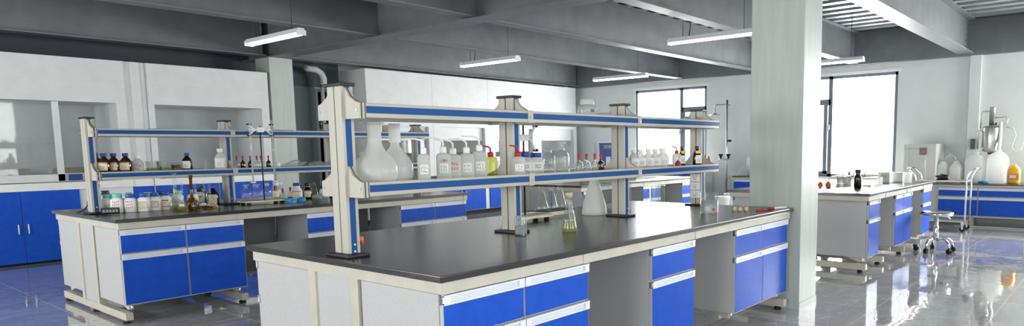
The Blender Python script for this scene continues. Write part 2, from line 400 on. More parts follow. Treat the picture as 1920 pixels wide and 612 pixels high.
for y in (-1.6,):
    beam('secondary beam near the entrance side', ibeam_x, X0, XW, y, GB, BH, .17)
struct(MB().box(XW-.14, XW, Y0, YW, GB-.02, ZC, 'steel_paint').build('ceiling_beam'), 'steel edge beam above the windows')
# columns: boxed columns standing on the grid
def column(x0, x1, y0, y1, label, m='column_paint', top=None):
    b = MB().box(x0, x1, y0, y1, 0, top or ZC, m, .004)
    b.box(x0-.004, x1+.004, y0-.004, y1+.004, 0, .05, m)
    struct(b.build('column'), label)
column(3.385, 3.735, -.045, .37, 'pale boxed column at the end of the front bench')
column(3.43, 3.78, 7.80, 8.20, 'boxed column beside the left fume hood', top=GB-.02)
column(10.70, XW, -.04, .12, 'wall column beside the water still', 'wall_paint')
column(10.55, XW, 8.25, YW, 'corner column of the far wall', 'wall_paint')
struct(MB().box(X0, 4.59, YW-.03, YW-.001, 2.30, ZC, 'dark_and_shade').box(3.80, 4.59, YW-.03, YW-.001, .1, 2.30, 'dark_wall').box(4.59, 5.04, YW-.03, YW-.001, 2.30, ZC, 'dark_wall').build('shade_band'), 'dark band painted as shade on the wall above the fume hoods')  # near-black sheet paints the shade above the hoods into the wall colour
struct(MB().box(X0, 3.4, YW-.012, YW, .0, .1, 'counter_white').build('baseboard_far'))

# ------------------------------------------------------------------ benches
TOP, TH, RB = .775, .026, .70
def handle_strip(x0, x1, z0, z1, y, par, name='handle'):
    """white aluminium grip profile with a recessed groove"""
    b = MB().box(x0, x1, y-.014, y+.004, z1-.007, z1, 'white_trim').box(x0, x1, y-.010, y+.004, z0, z0+.008, 'white_trim')
    b.box(x0, x1, y-.001, y+.004, z0+.008, z1-.007, 'trim_groove')
    b.box(x0, x0+.03, y-.012, y+.002, z0+.002, z1-.003, 'white_trim').box(x1-.03, x1, y-.012, y+.002, z0+.002, z1-.003, 'white_trim')
    return b.build(name, par)
def cabinet(label, loc, w_, ncol, rz=0, depth=.52, zb=.14, group=None):
    t = thing('base_cabinet', label, 'cabinet', loc, rz, group)
    b = MB().box(0, w_, .02, depth, zb, RB-.004, 'grey_laminate')
    b.box(0, w_, .0, .02, zb, zb+.006, 'grey_laminate')
    b.build('carcass', t)
    cw = w_/ncol
    for i in range(ncol):
        x0, x1 = i*cw+.003, (i+1)*cw-.003
        for nm, z0, z1 in (('drawer', .522, .655), ('door', zb+.003, .476)):
            p = MB().box(x0, x1, -.002, .018, z0, z1, 'grey_laminate').box(x0+.003, x1-.003, -.004, .0, z0+.003, z1, 'blue_laminate')
            o = p.build(nm, t)
            handle_strip(x0, x1, z1, z1+.040, 0, o)
    for x in (.04, w_-.06):
        MB().prism([(.06, zb), (.20, zb), (.20, zb-.012), (.10, zb-.045), (.06, zb-.045)], 'x', x, x+.03, 'cream_steel').tube([(x+.015, .05, zb), (x+.015, .05, zb-.055)], .006, 'chrome').build('levelling_bracket', t)
    return t
def bench_frame(label, loc, L, legs, W=1.5, gaps=()):
    t = thing('bench_frame', label, 'bench', loc)
    b = MB(); z0, z1 = RB, TOP-TH
    b.box(.022, L-.022, .022, .05, z0, z1, 'cream_steel').box(.022, L-.022, W-.05, W-.022, z0, z1, 'cream_steel')
    b.box(.022, .05, .05, W-.05, z0, z1, 'cream_steel').box(L-.05, L-.022, .05, W-.05, z0, z1, 'cream_steel')
    b.build('top_rail', t)
    for i, x in enumerate(legs):
        q = MB().box(x, x+.05, .03, W-.03, .028, .085, 'cream_steel', .004)
        for y in (.573, .908): q.box(x, x+.05, y, y+.055, .085, RB, 'cream_steel')
        q.box(x, x+.05, .018, .06, RB, TOP-TH, 'white_trim' if 0 else 'cream_steel')
        o = q.build('leg', t)
        for y in (.09, .74, W-.09):
            MB().lathe([(.026, 0), (.028, .012), (.02, .022), (.008, .024), (.008, .03)], 'black_rubber', 12, x+.025, y).build('foot', o)
    for x in (legs[0], legs[-1]):
        MB().box(x+.01, x+.03, .628, .908, .085, RB, 'grey_laminate').build('end_infill', t)
    for x0, x1 in gaps:
        MB().box(x0, x1, .575, .59, .165, RB, 'knee_panel').box(x0, x1, .57, .60, .14, .165, 'cream_steel').build('knee_space_panel', t)
    return t
def worktop(label, loc, L, W=1.5):
    o = MB().box(0, L, 0, W, 0, TH, 'epoxy_black', .004).build('worktop'); o.location = (loc[0], loc[1], TOP-TH)
    return tag(o, label, 'worktop')
B1, B2, B3, B4 = (0, 0), (.106, 3.68), (5.17, -.03), (5.05, 3.40)
L1 = 3.354
for (bx, by), nm in ((B1, 'front'), (B2, 'left')):
    where = 'front bench' if nm == 'front' else 'left rear bench'
    worktop('long black worktop of the %s' % where + (' with flask and beakers' if nm == 'front' else ' crowded with reagent jars'), (bx, by), L1)
    bench_frame('cream steel frame under the %s' % where, (bx, by, 0), L1, (.024, .865, 1.92, 3.28), gaps=((.93, 1.46), (1.94, 2.45)))
    cabinet('double blue cabinet at the near end of the %s' % where, (bx+.03, by+.035, 0), .885, 2)
    cabinet('narrow blue cabinet in the middle of the %s' % where, (bx+1.465, by+.035, 0), .46, 1)
    cabinet('double blue cabinet at the far end of the %s' % where, (bx+2.46, by+.035, 0), .86, 2)
    cabinet('cabinet behind the near end panel of the %s' % where, (bx+.915, by+1.465, 0), .885, 2, PI)
worktop('black worktop of the right rear bench with rubber bulbs and dark bottle', B3, 2.70)
bench_frame('cream steel frame under the right rear bench', (*B3, 0), 2.70, (.024, .60, 1.44, 2.20), gaps=((.44, 1.02), (1.72, 2.24)))
cabinet('narrow blue cabinet at the near end of the right rear bench', (B3[0]+.08, B3[1]+.035, 0), .36, 1)
cabinet('double blue cabinet in the middle of the right rear bench', (B3[0]+1.02, B3[1]+.035, 0), .70, 2)
cabinet('narrow blue cabinet at the far end of the right rear bench', (B3[0]+2.25, B3[1]+.035, 0), .40, 1)
cabinet('cabinet behind the grey end of the right rear bench', (B3[0]+.44, B3[1]+1.465, 0), .36, 1, PI)
worktop('black worktop of the rear middle bench below the blue instrument', B4, 2.90)
bench_frame('cream steel frame under the rear middle bench', (*B4, 0), 2.90, (.024, .60, 1.44, 2.80), gaps=((.44, 1.42), (2.05, 2.5)))
cabinet('narrow blue cabinet at the near end of the rear middle bench', (B4[0]+.08, B4[1]+.035, 0), .36, 1)
cabinet('narrow blue cabinet in the middle of the rear middle bench', (B4[0]+1.42, B4[1]+.035, 0), .46, 1)
cabinet('narrow blue cabinet at the window end of the rear middle bench', (B4[0]+2.5, B4[1]+.035, 0), .38, 1)
cabinet('cabinet behind the grey end of the rear middle bench', (B4[0]+.44, B4[1]+1.465, 0), .36, 1, PI)

# ------------------------------------------------------------------ reagent racks
PXS = (.098, 1.135, 2.185, 3.24)
def rack(label, bx, by, x_end=3.30, one_sided=False):
    t = thing('reagent_rack', label, 'shelf rack', (bx, by+.75, TOP))
    H = 1.517-TOP; SU, SL = 1.412-TOP, 1.075-TOP       # rail centres of the two shelves
    for i, x in enumerate(PXS):
        b = MB()
        b.box(x-.030, x+.030, -.052, -.004, .015, H, 'cream_alu', .003).box(x-.030, x+.030, .004, .052, .015, H, 'cream_alu', .003)
        b.box(x-.024, x+.024, -.006, .006, .015, H, 'groove_dark')
        for s in (-1, 1): b.box(x-.013, x+.013, s*.053-.002, s*.053+.002, .015, H, 'blue_strip')
        p = b.build('post', t)
        for z in (.045, .015): MB().tube([(x, -.054, z+.01), (x, -.058, z+.01)], .005, 'screw').build('screw', p)
        MB().box(x-.038, x+.038, -.062, .062, H, H+.014, 'black_plastic', .004).build('end_cap', p)
        MB().box(x-.058, x+.058, -.085, .085, .0, .013, 'black_plastic', .005).build('base_plate', p)
        # hat-shaped cast brackets for both shelves
        for k, z in enumerate((SU, SL)):
            poly = [(-.157, z-.036), (-.157, z+.030), (-.13, z+.038), (-.085, z+.062), (-.056, z+.098), (.056, z+.098), (.085, z+.062), (.13, z+.038), (.157, z+.030), (.157, z-.036)]
            if one_sided and i == 0: poly = [q for q in poly if q[0] <= .056]+[(.056, z-.036)]
            if i in (0, 3):
                MB().prism(poly, 'x', x-.014, x-.004, 'cream_alu').prism(poly, 'x', x+.004, x+.014, 'cream_alu').tube([(x-.016, -.142, z), (x+.016, -.142, z)], .007, 'screw').tube([(x-.016, .142, z), (x+.016, .142, z)], .007, 'screw').build('shelf_bracket', p)
            else:
                MB().prism(poly, 'x', x-.012, x+.012, 'cream_alu').tube([(x-.014, -.142, z), (x+.014, -.142, z)], .007, 'screw').build('shelf_bracket', p)
                # joint where two rails meet
                MB().box(x-.020, x+.020, -.164, -.148, z-.034, z+.034, 'cream_alu', .003).tube([(x, -.164, z-.004), (x, -.168, z-.004)], .007, 'screw').build('rail_joint', p)
    for z in (SU, SL):
        # glass shelf carried between two aluminium rails with a blue inlay
        sh = MB().box(.10, x_end, -.135, .135, z+.012, z+.019, 'shelf_glass').build('shelf', t)
        b = MB()
        for s in (-1, 1):
            b.box(.118, x_end, s*.146-.012, s*.146+.012, z-.032, z+.030, 'cream_alu', .004)
            b.box(.120, x_end+.001, s*.159-.002, s*.159+.002, z-.013, z+.017, 'blue_strip')
        b.build('shelf_rail', sh)
    return t
R1 = rack('reagent rack standing along the middle of the front bench', *B1)
R2 = rack('reagent rack on the left rear bench holding amber bottles', *B2, one_sided=True)
def socket(par, x, y, z, m='white_plastic'):
    # double outlet on the +x side of a post
    b = MB().box(x+.030, x+.044, y-.030, y+.030, z-.050, z+.050, m, .003)
    for dz in (-.018, .018): b.box(x+.044, x+.0445, y-.01, y-.004, z+dz-.004, z+dz+.004, 'black_plastic').box(x+.044, x+.0445, y+.004, y+.01, z+dz-.004, z+dz+.004, 'black_plastic')
    return b.build('socket', par)
post0 = [c for c in R1.children if c.name.startswith('post')]
socket(post0[0], PXS[0], 0, .115); socket(post0[0], PXS[0], 0, .215)
MB().tube([(PXS[0]+.044, -.01, .075), (PXS[0]+.062, -.014, .07), (PXS[0]+.066, -.016, .045)], [.012, .014, .006], 'orange_plug').build('orange_plug', post0[0])
for zz in (.09, .155, .22):     # outlets facing the camera on the last post
    b = MB().box(PXS[3]-.044, PXS[3]-.030, -.040, .040, zz-.030, zz+.030, 'white_plastic', .003)
    for dy, dz in ((-.012, .008), (.012, .008), (0, -.008), (-.010, -.012), (.010, -.012)):
        b.box(PXS[3]-.0446, PXS[3]-.044, dy-.002, dy+.002, dz+zz-.005, dz+zz+.005, 'black_plastic')
    b.build('socket', post0[3])
post2 = [c for c in R2.children if c.name.startswith('post')]
for i in (0, 1):
    for zz in (.09, .18, .26): socket(post2[i], PXS[i], 0, zz)

# ------------------------------------------------------------------ laboratory ware builders
Z1 = TOP+.0005; ZS = 1.075+.0195; ZU = 1.412+.0195
FACE = -0.95     # labels turned towards the aisle corner
def jar(label, loc, w_, h, cap, lab=None, script=None, rz=FACE+.35, group=None, cat='jar', seed=1, body='white_plastic', name='reagent_jar'):
    t = thing(name, label, cat, loc, rz, group); r = w_/2
    MB().loft([(r*.92, r*.92, 0, 5), (r, r, .006, 5), (r, r, h*.66, 5), (r*.93, r*.93, h*.72, 4), (r*.70, r*.70, h*.78, 2), (r*.70, r*.70, h*.82, 2)], body, 24).build('body', t)
    b = MB().lathe([(r*.76, h*.79), (r*.80, h*.80), (r*.80, h*.975), (r*.74, h)], cap, 24); b.build('cap', t)
    if lab:
        l = MB().box(-r*.82, r*.82, -r-.0016, -r+.001, h*.18, h*.56, lab)
        if lab == 'label_cream': l.box(-r*.82, r*.82, -r-.0024, -r, h*.50, h*.56, 'label_red').box(-r*.82, r*.82, -r-.0024, -r, h*.18, h*.22, 'label_red')
        if lab in ('label_tan', 'label_cream'): l.box(-r*.45, r*.6, -r-.0030, -r, h*.26, h*.48, 'label_white')
        l.strokes(-r*.4, h*.27, r*.9, h*.2, -r-.0030, 'ink_black', 2, 3, .0028, seed); l.build('label', t)
    if script:
        MB().strokes(-r*.6, h*.2, r*1.2, h*.45, -r-.0008, 'ink_red', 3, 4, .0036, seed).build('handwriting', t)
    return t
def bottle(label, loc, w_, h, glassm='amber', cap='cap_blue', lab='label_cream', rz=FACE+.35, cat='bottle', group=None, name='reagent_bottle', seed=1, square=2.6, neck=.36):
    t = thing(name, label, cat, loc, rz, group); r = w_/2
    MB().loft([(r*.9, r*.9, 0, square), (r, r, .006, square), (r, r, h*.52, square), (r*.9, r*.9, h*.60, 2.4), (r*.62, r*.62, h*.72, 2), (r*neck, r*neck, h*.79), (r*neck, r*neck, h*.86)], glassm, 24).build('body', t)
    MB().lathe([(r*(neck+.12), h*.83), (r*(neck+.14), h*.85), (r*(neck+.14), h*.985), (r*(neck+.1), h)], cap, 20).build('cap', t)
    if lab:
        l = MB(); k = 8; a0, a1 = -PI/2-.75, -PI/2+.75
        R_ = r*(1.0 if square < 3 else 1.0)+.0012
        def pt(a, z):
            c, d = math.cos(a), math.sin(a); return (R_*math.copysign(abs(c)**(2/square), c), R_*math.copysign(abs(d)**(2/square), d), z)
        for i in range(k):
            p0, p1 = a0+(a1-a0)*i/k, a0+(a1-a0)*(i+1)/k
            l.quad([pt(p0, h*.12), pt(p1, h*.12), pt(p1, h*.54), pt(p0, h*.54)], lab)
            if lab == 'label_cream':
                R_ += .0006; l.quad([pt(p0, h*.49), pt(p1, h*.49), pt(p1, h*.53), pt(p0, h*.53)], 'label_red'); l.quad([pt(p0, h*.13), pt(p1, h*.13), pt(p1, h*.155), pt(p0, h*.155)], 'ink_orange'); R_ -= .0006
        l.strokes(-r*.4, h*.2, r*.8, h*.16, -R_-.0012, 'ink_black', 2, 3, seed=seed)
        l.build('label', t)
    return t
def stopper_bottle(label, loc, w_, h, fill=0, liq='pale_liquid', group=None, stop=True, neck=.4, name='stoppered_bottle', cat='bottle'):
    t = thing(name, label, cat, loc, 0, group); r = w_/2
    pr = [(r*.9, 0), (r, .006), (r, h*.50), (r*.88, h*.60), (r*.55, h*.68), (r*neck, h*.72), (r*neck, h*.84), (r*(neck+.12), h*.86)]
    MB().lathe(pr, 'clear_glass', 24, cap1=False).build('body', t)
    if stop: MB().lathe([(r*neck*.8, h*.80), (r*neck*.95, h*.87), (r*neck*.5, h*.88), (r*neck*.5, h*.90), (r*(neck+.24), h*.93), (r*(neck+.24), h*.985), (r*.2, h)], 'frosted_glass', 20).build('stopper', t)
    if fill: MB().lathe([(r*.88, .004), (r*.965, .008), (r*.965, h*fill)], liq, 24).build('liquid', t)
    return t
def dropper(label, loc, w_, h, glassm='clear_glass', group=None, fill=None):
    t = thing('dropper_bottle', label, 'bottle', loc, 0, group); r = w_/2
    MB().lathe([(r*.9, 0), (r, .004), (r, h*.42), (r*.8, h*.52), (r*.36, h*.58), (r*.36, h*.66), (r*.46, h*.67)], glassm, 18).build('body', t)
    MB().lathe([(r*.2, h*.66), (r*.34, h*.69), (r*.24, h*.74), (r*.36, h*.82), (r*.36, h*.95), (r*.15, h)], 'rubber_red', 14).build('bulb', t)
    MB().tube([(0, 0, h*.1), (0, 0, h*.68)], r*.10, 'clear_glass', 6).build('pipette', t)
    if fill: MB().lathe([(r*.86, .003), (r*.95, .006), (r*.95, h*.22)], fill, 18).build('liquid', t)
    return t
def wash_bottle(label, loc, w_, h, bend=0.0, body='milky_plastic', cap='white_plastic', square=True, lab=True, seed=1, hb=.64, group=None, tip=.09, script=None):
    t = thing('wash_bottle', label, 'wash bottle', loc, FACE+.3, group); r = w_/2; pw = 5 if square else 2
    MB().loft([(r*.95, r*.95, 0, pw), (r, r, .005, pw), (r, r, h*hb*.88, pw), (r*.8, r*.8, h*hb*.96, 3), (r*.4, r*.4, h*hb, 2)], body, 24).build('body', t)
    MB().lathe([(r*.42, h*hb*.99), (r*.46, h*hb), (r*.46, h*(hb+.13)), (r*.3, h*(hb+.15))], cap, 18).build('cap', t)
    rs = random.Random(seed); a = PI+bend
    z0 = h*(hb+.14)
    MB().tube([(0, 0, z0), (0, 0, h*.90), (math.cos(a)*.012, math.sin(a)*.012, h*.96), (math.cos(a)*.035, math.sin(a)*.035, h*.99), (math.cos(a)*tip, math.sin(a)*tip, h*1.0)], [.0045, .0045, .0045, .004, .002], cap if cap != 'white_plastic' else 'white_plastic', 8).build('spout', t)
    if lab: MB().box(-r*.6, r*.6, -r-.0015, -r+.001, h*hb*.25, h*hb*.6, 'label_white').strokes(-r*.5, h*hb*.28, r, h*hb*.28, -r-.0017, 'ink_black', 2, 3, seed=seed).build('label', t)
    if script: words(script, w_*.26, 'ink_red', t, (0, -r-.002, h*hb*.66))
    return t
def vol_flask(label, loc, r, h, liq=None, glassm='clear_glass', stop=True, lvl=.5, rn=.0085, tag_=False):
    t = thing('volumetric_flask', label, 'flask', loc, FACE+.3)
    prof = [(r*.55, 0)]+[(r*math.sin(a)*1.0, r*.92-r*.92*math.cos(a)) for a in [PI*k/12 for k in range(3, 11)]]
    prof += [(rn*1.6, r*1.86), (rn, r*2.15), (rn, h*.90), (rn*1.5, h*.93)]
    MB().lathe(prof, glassm, 24, cap1=False).build('body', t)
    if liq:
        zl = r*1.84*lvl; pl = [(r*.5, .003)]
        for k in range(3, 11):
            a = PI*k/12; z = r*.92-r*.92*math.cos(a)
            if z < zl: pl.append((r*math.sin(a)*.96, max(z, .005)))
        pl.append((math.sqrt(max(.0001, 1-((r*.92-zl)/(r*.92))**2))*r*.96, zl)); MB().lathe(pl, liq, 24).build('liquid', t)
    if stop: MB().lathe([(rn*.9, h*.90), (rn*1.3, h*.94), (rn*.7, h*.95), (rn*1.6, h*.97), (rn*1.6, h*.99), (rn*.4, h)], 'dark_brown' if glassm == 'amber_light' else 'clear_glass', 16).build('stopper', t)
    if tag_: MB().box(-.018, .018, -r-.002, -r*.80, r*1.0, r*1.45, 'label_white').strokes(-.014, r*1.03, .028, r*.3, -r-.0025, 'ink_black', 2, 3, seed=4).build('label', t)
    return t
def conical(label, loc, r, h, fill=0, liq='yellow_liquid', glassm='clear_glass', stop=None, name='conical_flask', group=None, rn=.36, rod=False):
    t = thing(name, label, 'flask', loc, 0, group)
    pr = [(r*.9, 0), (r, .008), (r*.985, .022), (r*.86, h*.26), (r*(rn+.10), h*.70), (r*rn, h*.78), (r*rn, h*.93), (r*(rn+.09), h*.95), (r*(rn+.09), h*.965)]
    MB().lathe(pr, glassm, 28, cap1=False).build('body', t)
    if fill:
        MB().lathe([(r*.86, .003), (r*.965, .009), (r*.95, .022), (r*(.985-(.125*fill/.26))*.965, h*fill)], liq, 28).build('liquid', t)
    if stop: MB().lathe([(r*rn*.9, h*.90), (r*rn*1.5, h*1.06), (r*rn*1.3, h*1.07)], stop, 18).build('stopper', t)
    if rod: MB().tube([(.004, 0, h*.12), (0, 0, h*.92)], .003, 'frosted_glass', 6).build('stirring_rod', t)
    return t
def beaker(label, loc, r, h, fill=0, liq='pale_liquid', glassm='clear_glass', mark=True, group=None):
    t = thing('beaker', label, 'beaker', loc, -.9, group)
    MB().lathe([(r*.94, 0), (r, .008), (r, h*.93), (r*1.07, h*.985), (r*1.07, h), (r*1.02, h), (r*.965, h*.93), (r*.965, .01), (r*.9, .006)], glassm, 32, cap1=True).build('body', t)
    if fill: MB().lathe([(r*.92, .007), (r*.955, .012), (r*.955, h*fill)], liq, 32).build('liquid', t)
    if mark: MB().box(-.003+r*.2, r*.2+.016, -r*.99-.001, -r*.97, h*.18, h*.30, 'ink_red').build('printed_mark', t)
    return t

# ------------------------------------------------------------------ front bench: worktop
beaker('small clear beaker beside the second rack post on the front bench', (1.05, .60, Z1), .033, .105, .5, 'pale_liquid', mark=False)
conical('conical flask of pale yellow liquid standing on the front bench', (1.328, .49, Z1), .044, .205, .30, stop='cork', rn=.34, rod=True)
beaker('clear glass beaker with red mark near the last rack post', (2.632, .315, Z1), .060, .148, .62, 'pale_liquid')
conical('large opaque white conical flask on the front bench', (2.182, .973, Z1), .090, .345, 0, glassm='milky_plastic', rn=.22)
t = thing('burette_stand', 'burette stand with white butterfly clamp behind the second rack post', 'stand', (1.60, 1.07, Z1), 0)
MB().box(-.17, .17, -.075, .075, .022, .040, 'wood_board', .002).build('base', t)
for sx in (-.13, .13):
    for sy in (-.05, .05): MB().box(sx-.012, sx+.012, sy-.012, sy+.012, 0, .022, 'black_rubber').build('foot', t)
MB().tube([(-.02, 0, .04), (-.02, 0, .62)], .0055, 'black_plastic').build('rod', t)
b = MB().box(-.055, .015, -.014, .014, .515, .555, 'white_plastic', .004)
for s in (-1, 1):
    b.tube([(-.02+s*.03, 0, .535), (-.02+s*.07, 0, .55), (-.02+s*.10, 0, .60), (-.02+s*.12, 0, .61)], .008, 'white_plastic')
    b.tube([(-.02+s*.03, 0, .535), (-.02+s*.07, 0, .52), (-.02+s*.10, 0, .465), (-.02+s*.12, 0, .455)], .008, 'white_plastic')
    for z in (.61, .455): b.tube([(-.02+s*.115, -.015, z), (-.02+s*.115, .02, z)], .009, 'black_rubber')
b.build('butterfly_clamp', t)
# trivet ring, tray and three flasks
tg = MB().box(-.15, .15, -.075, .075, 0, .03, 'wood_board', .004).box(-.16, .16, -.085, .085, .03, .036, 'black_plastic', .002).build('flask_tray')
tg.location = (2.03, 1.24, Z1); tag(tg, 'wooden tray with black top carrying three empty conical flasks', 'tray')
for i, (dx, lb) in enumerate(((-.10, 'empty conical flask on the wooden tray, nearest the burette stand'), (0.0, 'empty conical flask in the middle of the wooden tray'), (.095, 'empty conical flask on the wooden tray, nearest the large white flask'))):
    o = conical(lb, (2.03+dx, 1.24, Z1+.036), .046, .17, group='empty conical flasks on the tray') if i == 0 else dup(o, (2.03+dx, 1.24, Z1+.036), label=lb)
def sqdish(label, loc, wx, wy, h, name='glass_container', group=None, inner=0, liq='pale_liquid'):
    t = thing(name, label, 'container', loc, 0, group)
    b = MB(); q = .004
    b.box(-wx/2, wx/2, -wy/2, -wy/2+q, 0, h, 'clear_glass').box(-wx/2, wx/2, wy/2-q, wy/2, 0, h, 'clear_glass')
    b.box(-wx/2, -wx/2+q, -wy/2, wy/2, 0, h, 'clear_glass').box(wx/2-q, wx/2, -wy/2, wy/2, 0, h, 'clear_glass').box(-wx/2, wx/2, -wy/2, wy/2, 0, q, 'clear_glass')
    b.build('body', t)
    if inner: MB().box(-wx/2+q*1.2, wx/2-q*1.2, -wy/2+q*1.2, wy/2-q*1.2, q*1.1, h*inner, liq).build('liquid', t)
    return t
sqdish('large square glass container beyond the third rack post', (2.50, 1.02, Z1), .17, .17, .20)
beaker('tall clear beaker with black print in the window glare', (2.60, .72, Z1), .055, .19, mark=False)
def cork(label, x, y, r, h):
    o = MB().lathe([(r*.85, 0), (r, h*.5), (r, h*.92), (r*.9, h)], 'cork', 16).build('cork_stopper'); o.location = (x, y, Z1); tag(o, label, 'cork', 'corks on the front bench')
cork('cork stopper standing nearest the clear beaker', 2.905, .262, .016, .030)
cork('cork stopper in the middle of the three', 2.925, .228, .017, .027)
cork('cork stopper standing nearest the red pen', 2.945, .190, .017, .030)
t = thing('red_pen', 'thin red pen lying beside the corks', 'pen', (2.97, .12, Z1+.006), -.25)
MB().tube([(0, 0, 0), (.135, 0, 0)], .006, 'red_pen').build('barrel', t); MB().tube([(.135, 0, 0), (.160, 0, 0)], .0045, 'black_plastic').build('tip', t)
t = thing('marker_pen', 'white marker pen with red cap at the column', 'marker', (3.13, .10, Z1+.009), -.42)
MB().tube([(.05, 0, 0), (.17, 0, 0)], .0085, 'white_plastic').build('barrel', t); MB().tube([(0, 0, 0), (.052, 0, 0)], .009, 'red_pen').build('cap', t)

# ------------------------------------------------------------------ front bench: rack shelves
YS = .75
def boiling_flask(label, x, y, r, h, rn, collar):
    t = thing('boiling_flask', label, 'flask', (x, y, ZS), 0)
    pr = [(r*.80, 0), (r*.97, .02), (r, .045), (r*.98, .075), (r*.82, .108), (r*.55, .135), (rn*1.15, .165), (rn, .19), (rn, h*.97)]
    MB().lathe(pr, 'milky_plastic', 32, cap1=True).build('body', t)
    if collar == 'rim': MB().lathe([(rn, h*.955), (rn*1.55, h*.965), (rn*1.55, h*.985), (rn, h)], 'frosted_glass', 24).build('rim', t)
    else: MB().lathe([(rn, h*.66), (rn*1.5, h*.68), (rn*1.5, h*.69), (rn*1.40, h*.70), (rn*1.45, h), (rn*.8, h)], 'white_plastic', 24).build('cap', t)
    return t
boiling_flask('large milky flask with wide neck by the first rack post', .245, YS-.025, .096, .275, .030, 'rim')
boiling_flask('large milky flask with a white cap sleeve beside the first flask', .405, YS+.045, .082, .272, .019, 'cap')
wash_bottle('square milky wash bottle beside the two large flasks', (.470, YS-.085, ZS), .060, .20, bend=0)
q = 'plastic wash bottles on the front rack'
wash_bottle('square wash bottle with red handwriting 1.8N on the front rack', (.618, YS-.05, ZS), .070, .205, bend=.1, seed=2, group=q, script='1.8N')
o = wash_bottle('square wash bottle with red scrawl beside the 1.8N bottle', (.706, YS-.02, ZS), .072, .195, bend=.2, seed=3, group=q, lab=False)
MB().strokes(-.024, .040, .048, .045, -.0372, 'ink_red', 2, 4, .0028, 9).build('handwriting', o)
wash_bottle('square wash bottle with white label in mid row of the front rack', (.796, YS-.02, ZS), .072, .20, bend=.1, seed=4, group=q)
wash_bottle('square wash bottle with tall curved spout on the front rack', (.886, YS-.02, ZS), .074, .215, bend=.1, seed=5, group=q)
wash_bottle('round bottle with red spout cap holding yellow liquid', (.985, YS+.0, ZS), .070, .165, bend=.1, cap='rubber_red', body='yellow_liquid', seed=6, square=False, lab=False, tip=.05)
wash_bottle('round wash bottle with red cap in front of the second post', (1.10, YS-.094, ZS), .078, .165, bend=.1, cap='rubber_red', seed=7, square=False, tip=.05)
jar('translucent jar with blue lid beyond the second rack post', (1.235, YS-.01, ZS), .082, .125, 'cap_blue', 'label_white', body='milky_plastic', seed=8, name='plastic_jar')
jar('translucent jar with blue lid next to the stoppered glass bottles', (1.335, YS-.01, ZS), .082, .122, 'cap_blue', 'label_white', body='milky_plastic', seed=9, name='plastic_jar')
stopper_bottle('milky glass bottle with flared open neck on the front rack', (1.455, YS, ZS), .080, .170, .4, stop=False, neck=.42)
stopper_bottle('taller wide glass bottle with ground stopper on the front rack', (1.575, YS, ZS), .090, .188, .55, 'pale_liquid', neck=.38)
q = 'clear dropper bottles on the front rack'
o = dropper('clear dropper bottle with red bulb nearest the tall stoppered bottle', (1.668, YS-.06, ZS), .046, .112, group=q, fill='pale_liquid')
dup(o, (1.742, YS-.06, ZS), label='clear dropper bottle with red bulb, middle of the three')
dup(o, (1.826, YS-.06, ZS), label='clear dropper bottle with red bulb beside the amber dropper')
dropper('amber dropper bottle with red bulb on the front rack', (1.895, YS-.055, ZS), .044, .110, 'amber')
bottle('round amber bottle just beyond the third rack post', (2.27, YS+.02, ZS), .062, .115, 'amber', 'cap_royal', 'label_white')
q = 'plastic bottles before the window'
for i, (x, wd, h, lb) in enumerate(((2.345, .070, .130, 'milky plastic bottle nearest the third rack post, before the window'), (2.43, .072, .132, 'milky plastic bottle with red script, before the window'), (2.53, .072, .134, 'milky plastic bottle in the middle of the window row'),
                                 (2.62, .074, .134, 'milky plastic bottle right of the middle of the window row'), (2.72, .085, .138, 'wide milky plastic bottle at the red cap end of the window row'))):
    o = bottle(lb, (x, YS, ZS), wd, h, 'milky_plastic', 'white_plastic', 'label_white', group=q, seed=i+11, square=4, neck=.4, name='plastic_bottle')
wash_bottle('squat bottle with pointed red cap near the last rack post', (2.855, YS-.04, ZS), .066, .150, bend=.1, cap='rubber_red', square=False, seed=15, tip=.04)
def bulb(label, loc, r, h, m='rubber_orange', rz=0, group=None):
    t = thing('rubber_bulb', label, 'rubber bulb', loc, rz, group)
    MB().lathe([(r*.5, 0), (r*.88, r*.3), (r, r*.9), (r*.88, r*1.4), (r*.5, r*1.85), (r*.18, r*2.1), (r*.10, h*.85), (r*.06, h)], m, 20).build('body', t)
    MB().tube([(r*.15, 0, r*1.9), (r*.2, 0, r*2.2)], r*.12, 'black_rubber').build('valve', t)
    return t
bulb('small dark red rubber bulb lying before the pointed red cap', (2.78, .655, ZS), .022, .055, 'rubber_red')
o = bottle('dark bottle with yellow tag and blue cap beside the last post', (3.00, YS, ZS), .050, .150, 'amber', 'cap_navy', 'label_white', name='dark_bottle'); MB().box(-.02, .02, -.030, -.0255, .095, .115, 'yellow_tag').build('tag', o)
o = bottle('wider dark bottle with yellow tag in front of the last post', (3.10, YS-.075, ZS), .066, .150, 'amber', 'cap_navy', 'label_white', name='dark_bottle', seed=3); MB().box(-.03, .01, -.040, -.034, .095, .115, 'yellow_tag').build('tag', o)
o = MB().lathe([(.024, 0), (.022, .012), (.010, .045), (.005, .070)], 'rubber_orange', 18).build('rubber_cone'); o.location = (3.27, .665, ZS); tag(o, 'small red rubber cone at the end of the front rack shelf', 'rubber cone')
